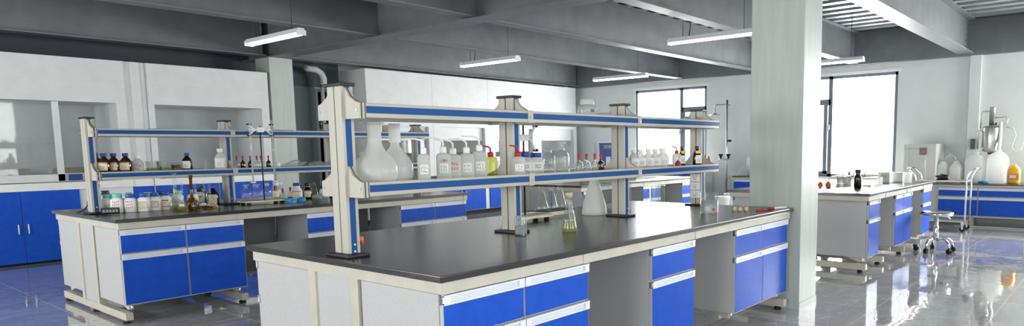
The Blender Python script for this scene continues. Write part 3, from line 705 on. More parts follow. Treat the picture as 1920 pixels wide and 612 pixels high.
# top shelf of the front rack
t = thing('storage_jar', 'wide clear jar with screw lid on the top shelf', 'jar', (1.831, YS, ZU), 0)
MB().lathe([(.055, 0), (.060, .006), (.062, .055), (.056, .072), (.042, .08)], 'frosted_glass', 28).build('body', t); MB().lathe([(.041, .078), (.043, .082), (.043, .112), (.037, .115)], 'milky_plastic', 24).build('lid', t)
MB().box(-.035, -.005, -.0625, -.058, .03, .05, 'slab_brown').build('torn_label', t)
t = thing('petri_tray', 'stack of flat glass dishes beside the wide clear jar', 'dish', (2.03, YS+.02, ZU))
MB().lathe([(.050, 0), (.052, .002), (.052, .014), (.050, .016)], 'frosted_glass', 28).lathe([(.050, .018), (.052, .02), (.052, .032), (.048, .034)], 'frosted_glass', 28).build('dishes', t)
o = MB().loft([(.03, .02, 0, 2), (.042, .030, .012, 3), (.035, .032, .03, 2), (.02, .016, .045, 3)], 'jade_plastic', 9).build('crumpled_bag'); o.location = (3.10, YS+.03, ZU); tag(o, 'crumpled pale green bag on the top shelf near the last post', 'bag')

# ------------------------------------------------------------------ left rear bench: worktop
def q2(x, y, z=Z1): return (x, y, z)
J = [(.310, 4.465, .084, .148, 'cap_green', 'label_white', None, 'white jar with green cap and label right behind the calculator'),
     (.345, 4.37, .086, .153, 'cap_green', None, 1, 'white jar with green cap and red handwriting beside the calculator'),
     (.427, 4.335, .084, .146, 'cap_royal', None, 1, 'white jar with blue cap and red handwriting'),
     (.512, 4.305, .084, .148, 'cap_royal', 'label_tan', None, 'white jar with blue cap and tan label, nearer the calculator'),
     (.597, 4.318, .082, .148, 'cap_royal', 'label_tan', None, 'white jar with blue cap and tan label, nearer the flasks'),
     (.681, 4.335, .080, .150, 'cap_royal', 'label_cream', None, 'white jar with blue cap and red bordered yellow label')]
for i, (x, y, wd, h, cap, lab, sc, lb) in enumerate(J): jar(lb, q2(x, y), wd, h, cap, lab, sc, seed=20+i, group='white reagent jars along the left rear bench')
JB = [(.335, 4.62, .088, .170, 'cap_navy', 'label_white', 'tall white jar with dark blue cap standing in the back row'),
      (.475, 4.53, .080, .148, 'cap_green', None, 'back row jar with green cap behind the handwritten blue capped jar'),
      (.610, 4.50, .080, .146, 'cap_green', None, 'back row jar with green cap behind the tan labelled jars'),
      (.708, 4.50, .080, .150, 'cap_navy', None, 'back row jar with dark blue cap behind the tan labelled jars'),
      (.800, 4.40, .080, .152, 'cap_green', 'label_white', 'white jar with green cap standing behind the round flasks'),
      (.83, 4.53, .078, .160, 'cap_navy', None, 'white jar with dark blue cap at the back behind the round flasks'),
      (.930, 4.42, .082, .145, 'cap_royal', 'label_cream', 'white jar with red label behind the amber flask'),
      (1.005, 4.49, .082, .160, 'black_plastic', 'label_cream', 'white jar with black cap and red band behind the flasks')]
for i, (x, y, wd, h, cap, lab, lb) in enumerate(JB): jar(lb, q2(x, y), wd, h, cap, lab, None, seed=40+i, group='back row of reagent jars on the left rear bench')
vol_flask('large round flask of yellow green liquid with tall glass neck', q2(.705, 4.19), .052, .31, 'green_liquid', lvl=.45, rn=.013)
vol_flask('small round flask of yellow green liquid with white tag', q2(.718, 4.085), .038, .225, 'green_liquid', lvl=.5, tag_=True)
vol_flask('amber volumetric flask with a very tall neck', q2(.815, 4.15), .050, .285, None, 'amber_light', rn=.012)
vol_flask('clear round flask of brown liquid in front of the amber flask', q2(.800, 4.035), .039, .225, 'brown_liquid', lvl=.6)
vol_flask('clear flask holding a little brown liquid before the wooden wedge', q2(.895, 4.105), .034, .225, 'brown_liquid', lvl=.4, tag_=True)
vol_flask('thin clear flask standing nearest the wooden wedge', q2(.955, 4.14), .026, .215, 'brown_liquid', lvl=.3)
o = MB().prism([(-.045, 0), (.05, 0), (-.005, .082)], 'y', -.02, .02, 'wood_pale').build('wooden_wedge'); o.location = q2(1.00, 4.22); o.rotation_euler = (0, 0, -.6); tag(o, 'triangular pale wooden wedge leaning on the dark bottles', 'wedge')
bottle('dark amber bottle with grey label beside the second post of the left rack', q2(1.10, 4.42), .092, .185, 'dark_brown', 'cap_royal', 'label_grey', seed=5)
bottle('dark amber bottle without label behind the wooden wedge', q2(1.075, 4.58), .082, .190, 'dark_brown', 'cap_navy', None)
t = thing('calculator', 'black pocket calculator lying by the first rack post', 'calculator', q2(.262, 4.27), -.30)
MB().box(-.06, .06, -.045, .045, 0, .013, 'black_plastic', .003).build('body', t)
MB().box(-.053, .053, .010, .037, .013, .0145, 'lcd').build('display', t)
b = MB()
for r_ in range(3):
    for c in range(5): b.box(-.051+c*.021, -.051+c*.021+.016, -.038+r_*.015, -.038+r_*.015+.010, .013, .0155, 'key_grey')
b.build('keys', t)
t.rotation_euler = (.42, 0, -.30); t.location.z += .020
o = MB().tube([(-.02, .015, .006), (.03, .0, .03), (.05, -.01, .06), (.055, -.012, .1)], .005, 'black_rubber').build('power_cord'); o.location = q2(.13, 4.52); tag(o, 'short black cord rising behind the first post of the left rack', 'cord')
# wooden board with glass bottles
t = thing('wooden_board', 'pale wooden burette board on black feet carrying glass bottles', 'board', q2(1.45, 4.24), -.02)
MB().box(-.19, .19, -.085, .085, .020, .034, 'wood_board', .002).build('board', t)
for sx in (-.15, .15):
    for sy in (-.06, .06): MB().box(sx-.013, sx+.013, sy-.013, sy+.013, 0, .02, 'black_rubber').build('foot', t)
MB().tube([(0, -.04, .034), (0, -.04, .70)], .0055, 'black_plastic').build('rod', t)
b = MB().box(-.10, .10, -.050, -.034, .66, .675, 'white_plastic', .003).box(-.03, .03, -.054, -.026, .645, .69, 'white_plastic', .004)
for s in (-1, 1):
    for z in (.715, .615): b.tube([(s*.05, -.042, .667), (s*.08, -.042, (z+.667)/2), (s*.10, -.042, z)], .008, 'white_plastic').box(s*.10-.018, s*.10+.018, -.056, -.040, z-.006, z+.006, 'black_rubber')
b.build('butterfly_clamp', t)
def burette(label, loc, z0, z1):
    t = thing('burette', label, 'burette', loc, 0, 'burettes held in the left clamp')
    MB().tube([(0, 0, z0+.06), (0, 0, z1)], .0075, 'frosted_glass', 10).tube([(0, 0, z0), (0, 0, z0+.06)], [.0025, .005], 'frosted_glass', 8).build('tube', t)
    MB().tube([(-.022, 0, z0+.055), (.022, 0, z0+.055)], .006, 'white_plastic').build('stopcock', t)
burette('glass burette held in the left jaws of the clamp', (1.352, 4.186, 0), .92, 1.59)
burette('glass burette held in the right jaws of the clamp', (1.552, 4.186, 0), .92, 1.53)
ZB = Z1+.034
q = 'clear stoppered bottles on the wooden board'
o = stopper_bottle('clear stoppered bottle at the near end of the wooden board', (1.325, 4.275, ZB), .080, .145, .0, group=q)
o2 = dup(o, (1.415, 4.26, ZB), label='clear stoppered bottle second along the wooden board', group=q)
bottle('clear bottle with tan cork cap on the wooden board', (1.508, 4.265, ZB), .082, .150, 'clear_glass', 'wood_pale', None, square=2, name='clear_bottle')
bottle('clear bottle with white cap and cream label at the board end', (1.60, 4.275, ZB), .080, .150, 'clear_glass', 'white_plastic', 'label_cream', square=2, name='clear_bottle', seed=6)
bottle('clear bottle with white cap standing behind the red dropper', q2(1.80, 4.58), .080, .175, 'clear_glass', 'white_plastic', None, square=2, name='clear_bottle')
dropper('clear dropper bottle of brown liquid next to the wooden board', q2(1.715, 4.37), .062, .120, fill='brown_liquid')
dropper('clear dropper bottle with red bulb beside the white labelled bottle', q2(1.86, 4.50), .055, .125, fill='brown_liquid')
bottle('white bottle with blue cap and yellow label behind the gloves', q2(1.875, 4.40), .092, .165, 'white_plastic', 'cap_blue', 'label_cream', square=3.4, neck=.6, name='white_bottle', seed=7)
bottle('black bottle with cream label beside the white bottle', q2(2.00, 4.43), .078, .160, 'dark_brown', 'black_plastic', 'label_cream', square=3, neck=.6, name='black_bottle', seed=8)
jar('white jar with blue top and blue label near the rack middle', q2(2.175, 4.42), .090, .120, 'cap_blue', 'label_white', seed=9)
conical('stoppered clear flask behind the black bottle', q2(2.12, 4.52), .045, .18)
def crumple(name, label, cat, loc, sx, sy, sz, m, seed, bump=.35, group=None, n=26, rz=0):
    b = MB(); r = random.Random(seed)
    bmesh.ops.create_icosphere(b.bm, subdivisions=4, radius=1)
    ph = [(Vector((r.uniform(-1, 1), r.uniform(-1, 1), r.uniform(-1, 1))).normalized(), r.uniform(2, 7), r.uniform(0, 6)) for _ in range(14)]
    for v in b.bm.verts:
        k = 1+sum(math.sin(v.co.dot(d_)*f+p_) for d_, f, p_ in ph)/14*bump*2.4
        v.co = Vector((v.co.x*sx*k, v.co.y*sy*k, max(v.co.z*sz*k+sz*.75, 0)))
    b._fin(b.bm.faces, m, True)
    o = b.build(name); o.location = loc; o.rotation_euler = (0, 0, rz); return tag(o, label, cat, group)
crumple('rubber_glove', 'crumpled blue glove nearer the wooden board', 'glove', q2(1.66, 4.12), .050, .030, .020, 'glove_blue', 3, .55, rz=.2)
crumple('rubber_glove', 'crumpled blue glove in front of the white labelled bottle', 'glove', q2(1.775, 4.15), .036, .030, .026, 'glove_blue', 5, .55)
crumple('plastic_film', 'ball of clear plastic film beside the black bottle', 'plastic film', q2(2.08, 4.34), .045, .035, .035, 'film_wrap', 8, .6)
t = thing('pipette_box', 'open box of wooden sticks by the front rack post', 'box', q2(2.43, 4.36), -.2)
MB().box(-.06, .06, -.035, .035, 0, .055, 'label_tan', .002).build('box', t)
b = MB()
for k in range(9): b.tube([(-.05+k*.012, -.01, .05), (-.045+k*.012, .005, .095)], .0035, 'wood_pale', 6)
b.build('sticks', t)
# frosted drying tray and a few far-end bottles
t = thing('glass_tray', 'low glass tray behind the first rack post on the left rear bench', 'tray', q2(2.62, 4.50), 0)
MB().box(-.16, .16, -.10, .10, 0, .006, 'frosted_glass').box(-.16, .16, -.10, -.094, 0, .04, 'frosted_glass').box(-.16, .16, .094, .10, 0, .04, 'frosted_glass').box(-.16, -.154, -.10, .10, 0, .04, 'frosted_glass').box(.154, .16, -.10, .10, 0, .04, 'frosted_glass').build('tray_body', t)

# ------------------------------------------------------------------ left rear bench: rack shelves
Y2 = 4.43
q = 'amber bottles on the left rack'
bottle('amber bottle with blue cap behind the first labelled one on the left rack', (.262, 4.50, ZS), .085, .158, 'amber', 'cap_blue', None)
bottle('amber bottle with cream label nearest the first post of the left rack', (.285, 4.395, ZS), .085, .155, 'amber', 'cap_blue', 'label_cream', seed=1, group=q)
bottle('amber bottle with grey cream label, middle of the three on the left rack', (.362, 4.43, ZS), .083, .154, 'amber', 'cap_blue', 'label_cream', seed=2, group=q)
bottle('amber bottle with printed cream label beside the white handwritten bottle', (.440, 4.41, ZS), .088, .154, 'amber', 'cap_blue', 'label_cream', seed=3, group=q)
o = bottle('round white bottle with red handwriting K2SO4 20g/L on the left rack', (.528, 4.42, ZS), .084, .135, 'milky_plastic', 'white_plastic', None, square=2.2, neck=.4, name='white_bottle')
MB().lathe([(.0424, .062), (.0424, .068)], 'label_blue', 24, cap0=False, cap1=False).build('blue_band', o)
words('K2SO4', .020, 'ink_red', o, (.0, -.0435, .044)); words('20g/L', .020, 'ink_red', o, (.0, -.0435, .022))
sqdish('clear box of green liquid on the left rack', (.635, 4.42, ZS), .075, .09, .085, inner=.35, liq='green_liquid', name='clear_box')
sqdish('clear box with white label and green liquid on the left rack', (.725, 4.42, ZS), .080, .09, .085, inner=.35, liq='green_liquid', name='clear_box')
beaker('squat glass of brown liquid on the left rack', (.815, 4.42, ZS), .040, .070, .7, 'brown_liquid', mark=False)
bottle('dark bottle with blue cap and red spotted label on the left rack', (.905, 4.42, ZS), .080, .150, 'dark_brown', 'cap_blue', 'label_white', seed=5)
conical('tiny flask with long neck beside the second post of the left rack', (1.05, 4.40, ZS), .022, .10, rn=.25, glassm='frosted_glass')
bottle('large clear bottle in front of the second post of the left rack', (1.15, 4.345, ZS), .090, .185, 'milky_plastic', 'white_plastic', 'label_white', square=3, name='clear_bottle', seed=6)
q = 'dropper bottles on the left rack'
for i, (x, gm, lb) in enumerate(((1.33, 'clear_glass', 'clear dropper bottle beside the red basin on the left rack'), (1.385, 'amber', 'amber dropper bottle next to the clear one on the left rack'), (1.455, 'amber', 'amber dropper bottle left of the burette rod'),
                                 (1.515, 'clear_glass', 'clear dropper bottle right of the burette rod'), (1.555, 'clear_glass', 'clear dropper bottle beside the last amber dropper'), (1.625, 'amber', 'last amber dropper bottle of the left rack row'))):
    dropper(lb, (x, 4.43, ZS), .044, .118, gm, q)
o = MB().lathe([(.035, 0), (.05, .02), (.055, .045), (.05, .045), (.045, .02), (.03, .006)], 'rubber_orange', 22).build('red_basin'); o.location = (1.265, 4.46, ZS); tag(o, 'small red bowl behind the dropper bottles', 'bowl')
o = MB().lathe([(.03, 0), (.03, .05), (.027, .05)], 'white_ceramic', 20).build('white_cup'); o.location = (1.70, 4.42, ZS); tag(o, 'small white cup on the left rack', 'cup')
crumple('wrapped_glassware', 'long bundle of film wrapped glassware on the left rack', 'bundle', (1.89, 4.44, ZS), .11, .05, .036, 'film_wrap', 12, .4)
crumple('wrapped_glassware', 'short bundle of film wrapped glassware near the front rack post', 'bundle', (2.13, 4.44, ZS), .075, .05, .032, 'film_wrap', 14, .4)
stopper_bottle('clear stoppered bottle seen behind the first large flask', (2.62, 4.43, ZS), .08, .14)
bottle('dark bottle seen between the two large flasks', (2.93, 4.43, ZS), .065, .15, 'dark_brown', 'black_plastic', None)
stopper_bottle('clear bottle with knob stopper between the two large flasks', (3.02, 4.38, ZS), .066, .13)
jar('white jar with blue lid seen beside the second large flask', (3.13, 4.43, ZS), .075, .115, 'cap_blue', None)
# top shelf of the left rack
t = thing('folded_cardboard', 'flat piece of brown cardboard on the top shelf of the left rack', 'cardboard', (.86, 4.44, ZU))
MB().prism([(-.28, 0), (.17, 0), (.17, .006), (-.10, .016), (-.24, .016)], 'y', -.08, .08, 'slab_brown').build('sheet', t)
o = MB().box(-.14, .14, -.07, .07, 0, .018, 'dark_and_shade', .003).build('dark_tray'); o.location = (1.72, 4.44, ZU); tag(o, 'thin dark tray on the top shelf of the left rack', 'tray')
vol_flask('small flask of green liquid on the top shelf by the front rack', (2.17, 4.40, ZU), .026, .14, 'green_liquid', lvl=.7, rn=.005)
o = MB().lathe([(.04, 0), (.042, .075), (.045, .08), (.02, .09)], 'cream_steel', 20).build('paper_tub'); o.location = (2.95, 4.43, ZU); tag(o, 'pale tub on the top shelf seen beside the white cap sleeve', 'tub')

# ------------------------------------------------------------------ fume hoods on the left
def door_pair(par, x0, x1, z0, z1, y, light=False):
    xm = (x0+x1)/2
    for i, (a, b_) in enumerate(((x0, xm), (xm, x1))):
        o = MB().box(a+.003, b_-.003, y-.018, y, z0, z1, 'blue_laminate').build('door', par)
        hx = b_-.045 if i == 0 else a+.045
        MB().tube([(hx, y-.035, .36), (hx, y-.035, .47)], .0065, 'white_trim').tube([(hx, y-.018, .37), (hx, y-.036, .37)], .004, 'white_trim').tube([(hx, y-.018, .46), (hx, y-.036, .46)], .004, 'white_trim').build('handle', o)
def fume_hood(label, x0, x1, sash=None, mull=None):
    yf, yb = 7.79, 8.62
    t = thing('fume_hood', label, 'fume hood', ((x0+x1)/2, yf, 0)); cx = (x0+x1)/2
    def X(v): return v-cx
    b = MB(); D = yb-yf
    b.box(X(x0), X(x1), 0, D, 1.865, 2.375, 'hood_white').box(X(x0)+.01, X(x1)-.01, -.006, 0, 1.875, 2.10, 'hood_white').box(X(x0)+.01, X(x1)-.01, -.006, 0, 2.106, 2.365, 'hood_white')
    b.box(X(x0), X(x0)+.07, 0, D, .905, 1.865, 'hood_white').box(X(x1)-.11, X(x1), 0, D, .905, 1.865, 'hood_white')
    b.build('hood_shell', t)
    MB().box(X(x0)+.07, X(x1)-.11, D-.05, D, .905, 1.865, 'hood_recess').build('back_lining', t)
    MB().box(X(x0), X(x1), -.015, D, .838, .925, 'counter_white', .004).build('counter', t)
    if sash:
        s0, s1 = sash
        o = MB().box(X(s0), X(s0)+.05, .03, .06, .94, 1.86, 'hood_white').box(X(s1)-.065, X(s1), .03, .06, .94, 1.86, 'hood_white').box(X(s0), X(s1), .03, .06, .935, 1.02, 'hood_white').build('sash', t)
        MB().box(X(s0)+.05, X(s1)-.065, .042, .047, 1.02, 1.86, 'sash_glass').build('sash_pane', o)
    c = MB().box(X(x0), X(x1), .02, D, .06, .84, 'hood_white').box(X(x0), X(x1), .06, D, .0, .06, 'black_rubber'); c.build('base_carcass', t)
    return t
A = fume_hood('left white fume hood with glass sash lowered over its left half', -.92, 1.59, (-.30, .905))
door_pair(A, -.10-.335, 1.025-.335, .03, .835, .0+.018)
B = fume_hood('white fume hood between the left rack and the column', 1.83, 3.385, None)
for (x0, x1) in ((1.84, 2.62), (2.64, 3.37)): door_pair(B, x0-2.6075, x1-2.6075, .03, .835, .018)
t = thing('white_cabinet', 'narrow white service pillar between the two left fume hoods', 'pillar', (1.71, 7.81, 0))
MB().box(-.115, .115, 0, .80, .905, 2.375, 'hood_white').box(-.05, .05, -.012, 0, .905, 2.375, 'hood_white').build('pillar', t)
o = MB().box(-.115, .115, -.0, .80, .03, .835, 'blue_laminate').box(-.115, .115, -.02, .80, .838, .925, 'counter_white'); o.build('blue_base', t)
o = MB().box(-.24, .24, -.12, .12, 0, .16, 'slab_brown', .006).build('stone_slab'); o.location = (.42, 8.25, .926); tag(o, 'brown grey slab lying behind the glass sash', 'slab')
t = bb = thing('battery_box', 'low cream box with dark lid and blue label nearest the glass sash', 'box', (1.07, 8.15, .926), 0, 'dark lidded boxes in the left fume hood')
MB().box(-.17, .17, -.09, .09, 0, .10, 'oven_body', .004).build('body', t); MB().box(-.175, .175, -.092, .092, .10, .16, 'slab_brown', .004).build('lid', t); MB().box(-.07, .07, -.0925, -.089, .01, .085, 'cap_royal').build('blue_label', t)
dup(bb, (1.36, 8.15, .926), label='low cream box with dark lid half hidden behind the first post of the left rack', scale=(.6, 1, 1))
for i, (x, y, h, m_, lb) in enumerate(((2.05, 8.2, .11, 'amber_light', 'brown bottle standing in the fume hood by the service pillar'), (2.20, 8.25, .08, 'dark_brown', 'short dark bottle in the right half of the fume hoods'), (2.78, 8.2, .10, 'amber_light', 'brown bottle in the fume hood behind the left rack'))):
    bottle(lb, (x, y, .926), .09, h*1.4, m_, 'cap_navy', None)
# round duct and flue over the gap beside the column
t = thing('exhaust_duct', 'white exhaust pipe bending above the dark doorway', 'duct', (4.6, 8.35, 0))
MB().tube([(.0, 0, 2.30), (.0, 0, 2.42), (-.04, 0, 2.5), (-.13, 0, 2.55), (-.3, 0, 2.56)], .05, 'hood_white', 14).build('pipe', t)
MB().tube([(0, 0, 2.27), (0, 0, 2.31)], .06, 'steel', 14).build('collar', t)
MB().tube([(0, .05, 0), (0, .05, 2.28)], .03, 'hood_white', 12).build('down_pipe', t)

# ------------------------------------------------------------------ fume hood row on the far side
def far_hood(label, x0, x1, front=7.90, group='far row of fume hoods'):
    t = thing('fume_hood', label, 'fume hood', ((x0+x1)/2, front, 0), 0, group); h = (x1-x0)/2; D = YW-.03-front
    MB().box(-h, h, 0, D, 1.66, GB-.035, 'hood_white').box(-h, h, -.008, 0, 1.66, 2.22, 'hood_white').box(-h, -h+.16, -.015, D, .80, 1.66, 'hood_white').box(h-.10, h, -.015, D, .80, 1.66, 'hood_white').build('hood_shell', t)
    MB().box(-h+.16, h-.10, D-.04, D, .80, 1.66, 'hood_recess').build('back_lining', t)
    MB().box(-h, h, -.03, D, .74, .80, 'counter_white', .004).build('counter', t)
    MB().box(-h, h, .02, D, .09, .74, 'hood_white').box(-h, h, .07, D, 0, .09, 'black_rubber').build('base_carcass', t)
    for a, b_ in ((-h+.01, -.01), (.01, h-.11)):
        o = MB().box(a, b_, 0, .02, .10, .725, 'blue_laminate').build('door', t)
        hx = b_-.04 if a < -.1 else a+.04
        MB().tube([(hx, -.018, .36), (hx, -.018, .47)], .006, 'white_trim').build('handle', o)
    MB().box(-h+.18, h-.12, .05, .07, 1.42, 1.66, 'hood_white').box(-h+.18, h-.12, .055, .06, 1.20, 1.42, 'sash_glass').build('sash', t)
    return t
xs = (5.07, 6.42, 7.78, 9.13, 10.48)
lbs = ('far fume hood beside the dark doorway', 'far fume hood behind the square wash bottles', 'far fume hood behind the second rack post', 'far fume hood in the corner by the window wall')
for i in range(4): far_hood(lbs[i], xs[i], xs[i+1]-.004)
for i, (x, wd, h, m_, lb, nm) in enumerate(((5.55, .20, .16, 'oven_dark', 'black box in the far hood beside the doorway', 'black_box'), (6.0, .16, .22, 'slab_brown', 'brown box in the far hood beside the doorway', 'brown_box'),
        (7.05, .40, .16, 'black_plastic', 'wide black hotplate in the far hood', 'hotplate'), (7.50, .30, .22, 'instrument_white', 'white apparatus in the far hood', 'lab_apparatus'),
        (8.3, .34, .30, 'oven_body', 'grey apparatus behind the butterfly clamp', 'lab_apparatus'), (8.75, .3, .26, 'black_plastic', 'dark lidded apparatus behind the glass bottles', 'lab_apparatus'))):
    t = thing(nm, lb, 'apparatus', (x, 8.2, .801)); MB().box(-wd/2, wd/2, -.12, .12, 0, h, m_, .008).build('body', t); MB().box(-wd*.35, wd*.35, -.125, -.119, h*.3, h*.7, 'key_grey').build('front_panel', t)

# ------------------------------------------------------------------ rear middle bench items
t = thing('lab_instrument', 'white laboratory instrument with a large blue front panel', 'instrument', (6.55, 4.12, Z1), -.75)
MB().box(-.17, .17, -.12, .14, 0, .57, 'instrument_white', .015).build('housing', t)
MB().prism([(-.13, .54), (.13, .54), (.12, .25), (.08, .12), (-.08, .12), (-.12, .25)], 'y', -.132, -.12, 'instrument_blue').build('blue_panel', t)
MB().box(-.07, .07, -.137, -.131, .46, .51, 'lcd').build('display', t)
MB().box(-.035, .035, -.136, -.131, .22, .34, 'trim_groove').build('keypad', t)
t = thing('balance', 'low grey balance behind the dropper bottles', 'balance', (5.9, 4.3, Z1), -.6)
MB().box(-.11, .11, -.14, .14, 0, .06, 'oven_body', .01).build('body', t); MB().lathe([(.02, .06), (.02, .075), (.07, .078), (.07, .084)], 'steel', 24).build('pan', t)
t = thing('equipment_box', 'white low machine on the window end of the rear middle bench', 'machine', (7.3, 4.1, Z1))
MB().box(-.30, .30, -.2, .2, 0, .13, 'instrument_white', .01).build('body', t); MB().box(-.10, .10, -.206, -.199, .03, .07, 'black_plastic').build('grip', t)

# ------------------------------------------------------------------ right rear bench items
bulb('round orange rubber bulb lying on its side by the column', (5.965, .735, Z1), .030, .066, rz=0)
bulb('upright orange rubber bulb with thin tip beside the round one', (5.985, .655, Z1), .031, .105)
sqdish('glass tank with yellow green flecks beside the rubber bulbs', (6.28, .62, Z1), .28, .16, .115, name='glass_tank', inner=.25, liq='pale_liquid')
sqdish('empty glass tank standing behind the dark bottle', (6.62, .66, Z1), .22, .16, .115, name='glass_tank')
bottle('tall dark brown bottle with black screw cap on the right rear bench', (6.06, .36, Z1), .082, .198, 'dark_brown', 'black_plastic', None, square=2, neck=.62)
t = thing('test_tube_rack', 'rack of clear test tubes beside the dark bottle', 'rack', (6.60, .36, Z1), -.1)
MB().box(-.17, .17, -.05, .05, 0, .01, 'milky_plastic').box(-.17, .17, -.05, .05, .085, .093, 'milky_plastic').box(-.17, -.163, -.05, .05, 0, .093, 'milky_plastic').box(.163, .17, -.05, .05, 0, .093, 'milky_plastic').build('frame', t)
for k in range(8):
    for s in (-1, 1): MB().lathe([(.004, .012), (.009, .018), (.009, .165), (.0105, .167)], 'clear_glass', 10, -.14+k*.04, s*.022, cap1=False).build('test_tube', t)
t = thing('white_box', 'white box with small grey label near the wash bottle', 'box', (7.28, .40, Z1), 0)
MB().box(-.09, .09, -.07, .07, 0, .13, 'white_plastic', .008).build('body', t); MB().box(-.095, -.0895, -.03, .03, .06, .10, 'label_grey').build('label', t)
o = MB().box(-.07, .07, -.06, .06, 0, .12, 'white_plastic', .008).build('white_box'); o.location = (7.50, .30, Z1); tag(o, 'plain white box behind the labelled one', 'box')
wash_bottle('white wash bottle with curved spout at the window end of the right rear bench', (7.26, .14, Z1), .070, .215, bend=-.8, seed=31, tip=.03, lab=False)
# things on the window sill behind
for i, (y, m_, h, lb) in enumerate(((1.93, 'dark_brown', .10, 'small dark bottle on the window sill by the mullion'), (1.86, 'amber_light', .07, 'small brown flask on the window sill'), (1.66, 'rubber_orange', .09, 'small orange bulb bottle on the window sill'), (1.40, 'jade_plastic', .09, 'small green bottle on the window sill'))):
    bottle(lb, (10.735, y, .6805), .06, h, m_, 'white_plastic' if m_ == 'rubber_orange' else 'black_plastic', None, group='bottles on the window sill')

# ------------------------------------------------------------------ wall bench on the right
WZ = .64; WX = 10.0
def wall_bench(label, y0, y1, cells, zt=WZ, x=WX, label_top='dark stone worktop along the right wall'):
    t = thing('drawer_cabinet_row', label, 'cabinet', (x, y1, 0))
    D = 10.62-x; Lw = y1-y0
    MB().box(.02, D, -Lw, 0, .16, zt-.055, 'grey_laminate').box(.0, D, -Lw, 0, zt-.055, zt-.022, 'cream_steel').box(.01, D, -Lw, 0, .135, .16, 'cream_steel').build('carcass', t)
    for a in cells:
        s, e_ = a
        for nm, z0, z1 in (('drawer', .455, zt-.10), ('door', .165, .40)):
            o = MB().box(.0, .02, -e_+.004, -s-.004, z0, z1, 'blue_laminate').build(nm, t)
            MB().box(-.012, .006, -e_+.004, -s-.004, z1, z1+.008, 'white_trim').box(-.012, .006, -e_+.004, -s-.004, z1+.03, z1+.036, 'white_trim').box(.0, .006, -e_+.004, -s-.004, z1+.008, z1+.03, 'trim_groove').build('handle', o)
    for yy in (-.35, -1.0, -Lw+.1):
        MB().box(.05, .10, yy-.03, yy+.03, .0, .135, 'cream_steel').build('leg', t)
    o = MB().box(-.02, D, -Lw, 0, 0, .022, 'epoxy_black', .004).build('worktop'); o.location = (x, y1, zt-.022); tag(o, label_top, 'worktop')
wall_bench('row of blue drawers and doors along the right wall under the jugs', -3.6, .90, ((.55, 1.08), (1.09, 1.70), (1.71, 2.35), (2.36, 3.0)))
wall_bench('low blue cabinet under the wall bench beyond the column', 2.6, 3.80, ((.02, .60), (.61, 1.18)), zt=.70, label_top='black worktop of the wall bench beyond the column')
def jug(label, loc, wx, wy, h, m='jug_plastic', capm='milky_plastic', neck=.03, group=None, name='plastic_jug', rz=0, cat='jug'):
    t = thing(name, label, cat, loc, rz, group)
    MB().loft([(wx*.44, wy*.44, 0, 4), (wx*.49, wy*.49, .012, 4), (wx*.5, wy*.5, h*.12, 4), (wx*.5, wy*.5, h*.66, 4), (wx*.46, wy*.46, h*.76, 3.4), (wx*.30, wy*.30, h*.88, 2.6), (neck*1.2, neck*1.2, h*.93, 2), (neck, neck, h*.95, 2)], m, 28).build('body', t)
    MB().lathe([(neck*1.15, h*.94), (neck*1.2, h*.95), (neck*1.2, h*.995), (neck, h)], capm, 18).build('cap', t)
    return t
jA = jug('small milky jug with aqua cap beside the grey oven', (10.26, .355, WZ+.001), .17, .155, .345, capm='jade_plastic', neck=.036)
jB = jug('small milky jug with white cap and curved hose', (10.24, .165, WZ+.001), .17, .165, .335, capm='white_plastic', neck=.032)
jug('large milky jug nearer the trolley handle', (10.28, -.085, WZ+.001), .25, .265, .475, neck=.034)
jug('large milky jug with white pipe standing nearer the yellow jug', (10.28, -.385, WZ+.001), .25, .285, .505, neck=.034)
y_ = jug('yellow jug with orange and red label at the right', (10.26, -.60, WZ+.001), .15, .165, .285, m='jug_yellow', capm='cap_yellow', neck=.024)
MB().tube([(0, .0, .255), (-.0, .05, .26), (0, .075, .225), (0, .07, .18)], .012, 'jug_yellow', 10).build('handle', y_)
MB().box(-.0775, -.0745, -.07, .07, .06, .15, 'ink_orange').box(-.079, -.0755, -.035, .045, .085, .125, 'label_white').build('label', y_)
def hose(name, label, pts, r, m='cable_white'):
    o = MB().tube(pts, r, m, 8).build(name); return tag(o, label, name.split('_')[-1])
hose('drain_hose', 'white hose arching between the caps of the two small jugs', [(10.26, .33, .985), (10.25, .31, 1.03), (10.25, .25, 1.07), (10.24, .19, 1.04), (10.24, .165, .978)], .008)
hose('drain_hose', 'thick white hose running from the still into the first large jug', [(10.45, -.30, 1.40), (10.42, -.26, 1.28), (10.36, -.18, 1.18), (10.28, -.085, 1.118)], .014)
hose('drain_pipe', 'straight white pipe rising from the second large jug', [(10.28, -.385, 1.147), (10.36, -.385, 1.30), (10.40, -.375, 1.55)], .026, 'white_plastic')
hose('drain_hose', 'looped thin white hose on the wall above the yellow jug', [(10.66, -.42, 1.48), (10.66, -.52, 1.46), (10.67, -.55, 1.35), (10.67, -.50, 1.18), (10.67, -.55, 1.10), (10.67, -.62, 1.13), (10.67, -.66, 1.27)], .008)
hose('floor_cable', 'white cable lying on the floor along the right wall bench', [(9.95, .10, .010), (9.90, -.15, .010), (9.93, -.45, .010), (9.88, -.75, .010), (9.92, -1.2, .010)], .006)
hose('thin_tube', 'thin aqua tube hanging down the face of the grey oven', [(10.03, .80, 1.19), (10.02, .79, 1.05), (10.02, .78, .90), (10.02, .76, .72)], .005, 'jade_plastic')
